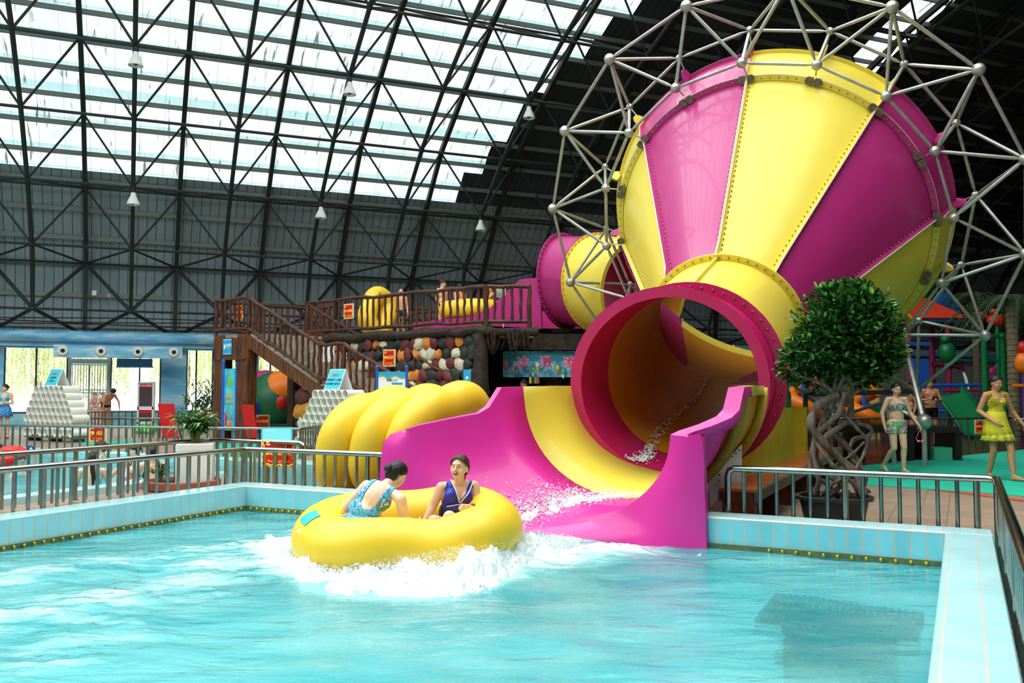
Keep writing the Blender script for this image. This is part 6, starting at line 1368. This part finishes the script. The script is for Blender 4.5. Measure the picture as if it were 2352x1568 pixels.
def striped(name, c1, c2, per):
    m, nt, b, vec = framed(name, V((1, 0, 0)), V((0, 1, 0)), V((0, 0, 1)), V((0, 0, 0))); wv = N(nt, 'ShaderNodeTexWave', wave_type='BANDS', bands_direction='Z', Scale=1/per/6.283*6.283/3.0, Distortion=.6); nt.links.new(vec, wv.inputs[0])
    r = N(nt, 'ShaderNodeValToRGB'); r.color_ramp.interpolation = 'CONSTANT'; e = r.color_ramp.elements; e[0].color = lin(c2); e[1].position = .35; e[1].color = lin(c1); nt.links.new(wv.outputs[0], r.inputs[0]); nt.links.new(r.outputs[0], b.inputs['Base Color']); b.inputs['Roughness'].default_value = .7; return m
YST = striped('yellow_black_striped_fabric', 'EFE03A', '2C2A12', .02); YPR = mat('yellow_green_dress_fabric', 'D6CC2E', .7, col2='B9B024', vscale=60); YFR = mat('yellow_dark_frill', 'E2D838', .7, col2='3A3818', vscale=60, stretch=(3, 3, .1), thr=(.45, .5))

# --- woman in the yellow dress
g0 = atz(2292, 1102, 0); J, f = pose((g0.x, g0.y, 0), (.10, -1), 1.03, anR=(.08, -.10, .09), toR=(.09, .05, .03), knR=(.09, .05, .48), anL=(-.09, .26, .08), toL=(-.14, .42, .045), knL=(-.1, .2, .49), hipL=(-.085, .03, .9),
    elR=(.25, -.06, 1.1), wrR=(.14, .17, .93), elL=(-.30, -.04, 1.1), wrL=(-.42, .06, .88), shR=(.17, .01, 1.355), shL=(-.17, -.01, 1.355))
t, TF, HX = person(J, 'woman in a yellow striped sundress walking barefoot at the right picture edge', 'tan', 1.03, 1.1, True, look=(.35, -1, .05), hair='bun', vox=.0085, clothes=[('dress_top', YST, lambda n, u, x, y, z, co: (n == 'torso') & (z > .12) & (z < np.where(y > 0, .34+np.clip(np.abs(x)-.06, 0, 1)*2.5, .36+np.clip(np.abs(x)-.06, 0, 1)*2.5)) & (np.abs(x) < .15), .007), ('strap', YST, lambda n, u, x, y, z, co: (n == 'torso') & (z > .3) & (x > .075) & (x < .13), .007), ('strap', YST, lambda n, u, x, y, z, co: (n == 'torso') & (z > .3) & (x < -.075) & (x > -.13), .007)])
def skirt(t, c, f, prof, m_, name='skirt', ruf=.0, n=48):
    r = f.cross(V((0, 0, 1))); m = MB(); rows = []
    for (dz, rx, ry, oy, rf) in prof: rows.append([c+V((0, 0, dz))+(r*math.cos(2*PI*i/n)*(rx+rf*math.sin(i*2*PI/n*11)))+(f*(math.sin(2*PI*i/n)*(ry+rf*math.sin(i*2*PI/n*11))+oy)) for i in range(n)])
    m.grid(rows, closed=True); o = m.build(name, m_, t, sharp=False); o.modifiers.new('Solidify', 'SOLIDIFY').thickness = .004; return o
c = J['pelvis']; skirt(t, c, f, [(.17, .145, .115, 0, 0), (.08, .16, .13, 0, 0), (-.02, .185, .16, 0, .003), (-.12, .205, .185, .01, .007), (-.22, .225, .205, .03, .01)], YPR, 'skirt'); skirt(t, c, f, [(-.19, .215, .195, .03, .008), (-.25, .235, .215, .03, .014), (-.30, .25, .235, .03, .022)], YFR, 'frill')
m = MB(); q = J['chest']+TF[1]*.13*1.0; m.sph(q+V((.012, 0, 0)), (.016, .008, .012)); m.sph(q-V((.012, 0, 0)), (.016, .008, .012)); m.tube([q, q+V((.01, 0, -.06))], .004, 5); m.build('bow', SYEL, t)
# --- woman in the rainbow bikini
g0 = atz(2062, 1086, 0); J, f = pose((g0.x, g0.y, 0), (.12, -1), .96, anR=(.13, -.26, .13), toR=(.13, -.14, .03), knR=(.09, .05, .46), anL=(-.07, .08, .07), toL=(-.08, .25, .03), knL=(-.08, .1, .47), elR=(.27, -.03, 1.1), wrR=(.25, .02, .86), elL=(-.27, .0, 1.11), wrL=(-.36, .1, .9))
t, TF, HX = person(J, 'woman in a rainbow bikini and shorts walking right of the ficus tree', 'fair', .96, 1.08, True, look=(.1, -1, 0), hair='long', vox=.0085, clothes=[('bikini_top', RAINB, lambda n, u, x, y, z, co: (n == 'torso') & (z > .235) & (z < np.where(y > 0, .37, .30)) & (np.abs(x) < .155), .009), ('shorts', RAINB, trunks(.40, .02), .012), ('waistband', mat('teal_band', '2FB8A6', .6), band(.0, .035), .014)])
m = MB()
for sg_ in (-1, 1): m.tube([J['chest']+TF[0]*sg_*.06+TF[1]*.1+V((0, 0, .05)), J['neck']+TF[0]*sg_*.075+TF[1]*.045-V((0, 0, .03)), J['neck']+TF[0]*sg_*.05-TF[1]*.05], .006, 6)
m.build('strap', RAINB, t)
gq = J['wrL']+V((.02, -.02, -.1)); tg2 = thing('swim_goggles', 'pink goggles dangling from the hand of the woman in the rainbow bikini', 'goggles', gq-V((0, 0, .2))); m = MB()
m.tube([gq, gq+V((.05, 0, -.1)), gq+V((.08, 0, -.17)), gq+V((0, 0, -.21)), gq+V((-.07, 0, -.16)), gq+V((-.03, 0, -.06))], .009, 7, closed=True); m.build('strap', SPIN, tg2)
m = MB(); m.sph(gq+V((.04, -.01, -.195)), (.03, .012, .02)); m.sph(gq+V((-.03, -.01, -.195)), (.03, .012, .02)); m.build('lens', mat('pink_lens', 'E08AA0', .2), tg2)
# --- men behind
g0 = at(2137, 960, 23.4); J, f = pose((g0.x, 23.4, 0), (-.1, -1), 1.05, elR=(.27, .02, 1.12), elL=(-.26, .02, 1.12), wrR=(.09, .26, 1.16), wrL=(-.1, .27, 1.14))
t, TF, HX = person(J, 'shirtless man in black trunks looking at a phone behind the far railing', 'tan', 1.05, 1.05, False, look=(-.1, -1, -.45), hair='man', vox=.012, clothes=[('trunks', BLKF, trunks(.5, .03), .012)])
m = MB(); m.box((J['wrR']+J['wrL'])/2+f*.08+V((0, 0, .03)), (.15, .02, .08), f.cross(V((0, 0, 1)))); tag(m.build('phone', BLACK), 'dark phone held by the shirtless man behind the railing', 'phone')
g0 = at(2090, 960, 22.6); J, f = pose((g0.x, 22.6, 0), (-1, -.2), 1.02); person(J, 'shirtless person standing hidden behind the woman in the rainbow bikini', 'tan', 1.02, 1., False, hair='man', vox=.014, clothes=[('trunks', BLKF, trunks(.5, .03), .012)])
# --- left standing woman
g0 = atz(8, 1007, 0); J, f = pose((g0.x, g0.y, 0), (.25, -1), .97, elR=(.23, .02, 1.08), elL=(-.23, .02, 1.08), wrR=(-.06, .19, 1.1), wrL=(.06, .17, 1.06)); t, TF, HX = person(J, 'woman in a turquoise swimsuit with folded arms cut by the left picture edge', 'fair', .97, 1.08, True, look=(-.4, -1, 0), hair='bun', vox=.013, clothes=[('swim_top', TURQ, onepiece(.28, .2), .009)])
skirt(t, J['pelvis'], f, [(.08, .145, .12, 0, 0), (0, .18, .155, 0, .004), (-.12, .2, .18, 0, .01), (-.24, .22, .2, 0, .016)], multi('blue_dotted_skirt', ['2660B8', '3F9CD6', '1C4AA0', '6FD0E6'], 30), 'skirt')
for q in 'RL': m = MB(); m.sph(J['to'+q]-f*.07-V((0, 0, .005)), (.05, .13, .035), 12, 8, ax=(f.cross(V((0, 0, 1))), f, V((0, 0, 1)))); m.build('shoe', REDP, t)
# --- trio at the gate
for i, (px, top, lb, dx) in enumerate(((220, 905, 'woman in a pink patterned swimsuit sitting at the gate with her hand at her chin', .0), (239, 904, 'person sitting close behind the bending man at the gate', 0))):
    d_ = 35.6; q = at(px, 942, d_); pz = .64; J, f = pose((q.x, d_, 0), (0, -1), .98, **dict(lean(12, 0, (0, 0, pz)), pelvis=(0, 0, pz), hipR=(.09, .02, pz-.01), hipL=(-.09, .02, pz-.01), knR=(.12, .4, pz+.02), knL=(-.12, .4, pz+.02), anR=(.1, .38, .16), anL=(-.1, .38, .16), toR=(.1, .52, .12), toL=(-.1, .52, .12), elR=(.2, .25, pz+.15), elL=(-.2, .22, pz+.15), wrR=(.03, .2, pz+.47), wrL=(.05, .35, pz+.12)))
    person(J, lb, 'tan', .98, 1.05, True, hair='bun' if i == 0 else 'man', vox=.017, fingers=False, clothes=[('swimsuit', multi('pink_print', ['C84A78', '7A3F6E', 'E08AA8', '8A5A86'], 24) if i == 0 else BLKF, onepiece(), .01)])
m = MB(); q = at(229, 942, 35.8); m.box(V((q.x, 35.85, .26)), (1.3, .5, .52), V((1, 0, 0))); tag(m.build('low_plinth', SWALL), 'low plinth under the people sitting at the gate', 'plinth')
q = at(243, 945, 33.7); J, f = pose((q.x, 33.7, 0), (.75, -.65), 1.04, **dict(lean(48, 0, (0, 0, .88)), head=(0, .56, 1.32), pelvis=(0, 0, .88), hipR=(.09, 0, .86), hipL=(-.09, 0, .86), elR=(.27, .42, .95), elL=(-.27, .42, .95), wrR=(.3, .42, .70), wrL=(-.3, .42, .70)))
person(J, 'shirtless man in dark trunks bending forward with both hands on the far railing', 'tan', 1.04, 1.08, False, look=(1, -.35, .1), hair='man', vox=.016, fingers=False, clothes=[('trunks', BLKF, trunks(.35, .03), .012)])
# --- swimmers
def swimmer(px, top, d, fwd, lb, skin='fair', sc=1., hair='bun', suit=None, look=None, arms=None, hm=None, fat=1.05, vox=.011):
    zt = 1.52-(top-889)/2034*d; q = at(px, top, d); pz = zt-(1.66-.92)*sc; ov = dict(elR=(.26, .06, 1.1), elL=(-.26, .06, 1.1), wrR=(.3, .25, .98), wrL=(-.3, .25, .98)); ov.update(arms or {})
    J, f = pose((q.x, q.y, zt-1.66*sc), fwd, sc, **ov); return person(J, lb, skin, sc, fat, True, look=look, hair=hair, hairm=hm, vox=vox, clothes=[('swimsuit', suit or BLKF, onepiece(), .008)])+(J,)
PONY = swimmer(213, 1036, 13.7, (-.25, 1), 'swimmer with a long black ponytail seen from behind near the left pool coping', 'fair', .98, 'pony', TURQ)
J = PONY[3]; m = MB(); b_ = J['head']; ff = (b_-J['neck']).normalized(); bk = -V((-.25, 1, 0)).normalized(); m.tube([b_+bk*.1, b_+bk*.13+V((.03, 0, -.12)), b_+bk*.15+V((.05, 0, -.28)), b_+bk*.12+V((.03, 0, -.42))], [.03, .035, .03, .008], 10); m.build('ponytail', HAIRM, PONY[0])
swimmer(234, 1012, 15.4, (-1, -.1), 'swimmer in a blue strapped suit facing left behind the ponytailed swimmer', 'fair', .98, 'bun', TURQ)
swimmer(288, 1042, 13.9, (-.1, -1), 'child in a cyan swim cap leaning on the pool coping and facing us', 'fair', .82, 'cap', multi('pink_white_print', ['E87AA8', 'F3D3DF', 'F0A0C0'], 24), hm=TURQ, arms=dict(elR=(.3, .05, 1.2), elL=(-.3, .05, 1.2), wrR=(.12, .26, 1.15), wrL=(-.12, .26, 1.15)))
swimmer(309, 1019, 15.6, (-.9, -.5), 'swimmer with a red hair tie beside the blue and white swim ring', 'pale', .98, 'bun', BLKF)
swimmer(350, 1022, 13.9, (-.4, .9), 'swimmer in a black open backed suit turned away beside the planter', 'fair', 1., 'bun', BLKF)
SW = swimmer(47, 1046, 15.6, (.9, -.4), 'child swimmer with blue goggles raising one arm at the left', 'warm', .8, 'man', TURQ, arms=dict(elL=(-.2, .2, 1.45), wrL=(-.12, .3, 1.72)))
J = SW[3]; m = MB(); m.tube([J['head']+V((math.cos(a)*.085, math.sin(a)*.1, .02)) for a in [2*PI*i/20 for i in range(20)]], .012, 6, closed=True); m.build('goggle_strap', SBLU, SW[0])
swimmer(-6, 1018, 16.4, (.8, .2), 'dark haired swimmer inside the red ring cut by the left picture edge', 'warm', .95, 'man', BLKF)
def ring_(px, py, d, R_, r_, mt, lb, tilt=0, rz=0):
    q = at(px, py, d); M_ = Matrix.Translation(q) @ Matrix.Rotation(R(rz), 4, 'Z') @ Matrix.Rotation(R(tilt), 4, 'X'); t = thing('swim_ring', lb, 'swim ring', q); m = MB(); m.tube([M_ @ V((R_*math.cos(a), R_*math.sin(a), 0)) for a in [2*PI*i/36 for i in range(36)]], r_, 16, closed=True); m.build('inflatable_ring', mt, t, sharp=False); return t
ring_(8, 1048, 16.4, .3, .115, mat('red_ring', 'E0201E', .3), 'red inflatable swim ring at the left picture edge', 12)
ring_(330, 1040, 15.9, .13, .05, multi('blue_white_ring', ['2FA6E0', 'F2F6F8', '3FB5E8', 'FFFFFF'], 5, .3), 'blue and white swim ring beside the leafy plant', 75, 20)
ring_(336, 984, 29.5, .28, .11, multi('green_ring', ['1F8F4A', '3FBF5A', '9FE05A', '1F8F4A'], 6, .3), 'green swim ring floating below the advertising cabinet', 15)
q = at(71, 1032, 15.5); m = MB(); m.tube([q+V((.05*math.cos(a), 0, .06*math.sin(a))) for a in [PI*i/8-.3 for i in range(10)]], .02, 7); tag(m.build('swim_toy', SNAV), 'dark blue toy held up by the child with goggles', 'toy')
# --- people on the platform
def stand(px, top, d, fwd, lb, H, skin='warm', female=False, hair='man', clo=None, zf=ZP, look=None, vox=.013, **ov):
    q = at(px, top, d); J, f = pose((q.x, d, zf), fwd, H/1.66, **ov); return person(J, lb, skin, H/1.66, 1.05, female, look=look, hair=hair, vox=vox, clothes=clo or [('trunks', BLKF, trunks(.3, .03), .012)]), J
stand(921, 662, 26.9, (.3, -1), 'shirtless bald boy in navy printed trunks beside the upright yellow raft', 1.52, hair='bald', clo=[('trunks', NAVP, trunks(.4, .03), .012)])
stand(1016, 640, 26.2, (.8, -.6), 'stout shirtless man with short hair and black trunks standing at the log railing', 1.71, 'fair', look=(1, -.4, -.1))
stand(1056, 656, 26., (.6, -.9), 'slim shirtless man behind the yellow raft in the magenta flume', 1.56, 'tan', elR=(.2, .1, 1.1), wrR=(.2, .3, .95), look=(1, -.3, -.1))
stand(1128, 652, 26.3, (-.9, -.4), 'person reaching down to the raft at the right end of the log railing', 1.56, 'tan', elR=(.2, .2, 1.2), wrR=(.2, .42, 1.05), elL=(-.2, .2, 1.2), wrL=(-.15, .45, 1.0))
stand(1204, 866, 22.7, (-.75, -.7), 'man in a yellow shirt looking left in front of the shop opening', 1.72, 'tan', zf=0, clo=[('shirt', SYEL, lambda n, u, x, y, z, co: ((n == 'torso') | ((n == 'arm') & (u < .6))) & (z > -.02), .014), ('trousers', BLKF, lambda n, u, x, y, z, co: ((n == 'torso') & (z < .0)) | (n == 'thigh') | (n == 'calf'), .012)])

# --- the two women on the raft
def P3(px, py, d): return at(px, py, d)
JB = dict(pelvis=P3(1040, 1208, 8.42), waist=P3(1043, 1176, 8.42), chest=P3(1049, 1140, 8.40), neck=P3(1055, 1106, 8.40), head=P3(1055, 1074, 8.33), shR=P3(1014, 1119, 8.36), shL=P3(1089, 1116, 8.46), elR=P3(993, 1164, 8.34), wrR=P3(972, 1204, 8.26), elL=P3(1097, 1160, 8.40), wrL=P3(1084, 1166, 8.10),
          hipR=P3(1022, 1212, 8.34), hipL=P3(1058, 1212, 8.42), knR=P3(996, 1196, 8.02), anR=P3(950, 1262, 7.98), toR=P3(940, 1268, 7.84), knL=P3(1032, 1186, 8.0), anL=P3(985, 1262, 7.92), toL=P3(970, 1268, 7.8))
XS = dict(loc=V((JB['pelvis'].x, JB['pelvis'].y, JB['pelvis'].z-.1)))
tB, TB, HB = person(JB, 'laughing woman in a blue V neck swimsuit facing us on the yellow raft', 'fair', 1.0, 1.12, True, look=(-.34, -.93, .12), hair='pony', hairm=HAIRB, vox=.0055, smile=2, handdir={'L': (-.6, -.75, .1)}, curl=75, up=(.06, .05, 1), **XS,
    clothes=[('swimsuit', NAVY, lambda n, u, x, y, z, co: ((n == 'torso') & (z < .19)) | ((n == 'thigh') & (u < .08)), .006), ('bodice', ROYAL, lambda n, u, x, y, z, co: (n == 'torso') & (z >= .17) & (((y > .0) & (z < .26+np.clip(np.abs(x)-.0, 0, 1)*1.9)) | ((y <= 0) & (z < .34))) & (np.abs(x) < .15-np.clip(z-.33, 0, 1)*.3) & (z < .5), .008)])
def chestpt(x, z, o=.0):   # point on the front of the chest of the laughing woman
    p0 = JB['pelvis']+TB[0]*x+TB[2]*z; return p0+TB[1]*(.105+.03*math.exp(-((z-.33)/.07)**2-((abs(x)-.07)/.05)**2)-.55*max(0, z-.38)*1.0+o)
for sg_ in (-1, 1):
    m = MB(); m.tube([chestpt(sg_*(.005+(z-.25)*.52), z, .022 if z < .40 else .02-.15*(z-.40)) for z in (.25, .29, .33, .37, .41, .45)], .0055, 7); m.build('white_piping', SWHI, tB)
m = MB(); m.tube([chestpt(x, .235-.25*abs(x), .02) for x in (-.12, -.06, 0, .06, .12)], .004, 6); m.build('white_waist_cord', SWHI, tB)
m = MB(); wr = JB['wrL']; ax_ = (wr-JB['elL']).normalized(); u_ = ax_.cross(V((0, 0, 1))).normalized(); v_ = ax_.cross(u_); m.tube([wr-ax_*.03+(u_*math.cos(a)+v_*math.sin(a))*.033 for a in [2*PI*i/18 for i in range(18)]], .011, 7, closed=True); m.build('orange_wristband', ORANGE, tB)
m = MB(); m.tube([wr-ax_*.0+(u_*math.cos(a)+v_*math.sin(a))*.029 for a in [2*PI*i/18 for i in range(18)]], .007, 7, closed=True); m.build('blue_wristband', SNAV, tB)
JA = dict(pelvis=P3(826, 1206, 7.95), waist=P3(838, 1176, 7.96), chest=P3(860, 1142, 8.0), neck=P3(884, 1112, 8.06), head=P3(911, 1091, 8.2), shL=P3(842, 1116, 8.04), shR=P3(920, 1146, 7.96), elL=P3(795, 1164, 8.12), wrL=P3(826, 1186, 8.36), elR=P3(929, 1192, 7.98), wrR=P3(955, 1200, 8.2),
          hipL=P3(808, 1204, 8.06), hipR=P3(844, 1212, 7.9), knL=P3(866, 1195, 8.46), anL=P3(905, 1240, 8.5), toL=P3(925, 1242, 8.52), knR=P3(905, 1206, 8.22), anR=P3(940, 1245, 8.35), toR=P3(955, 1246, 8.4))
tA, TA, HA = person(JA, 'woman in a floral blue swimsuit seen from behind leaning right on the yellow raft', 'pale', 1.0, 1.18, True, look=(.72, .6, -.15), hair='bun', vox=.0055, up=(.45, .15, .9), loc=V((JA['pelvis'].x, JA['pelvis'].y, JA['pelvis'].z-.1)),
    clothes=[('swimsuit', FLOR, onepiece(.32, .13, (.07, .12)), .007)])
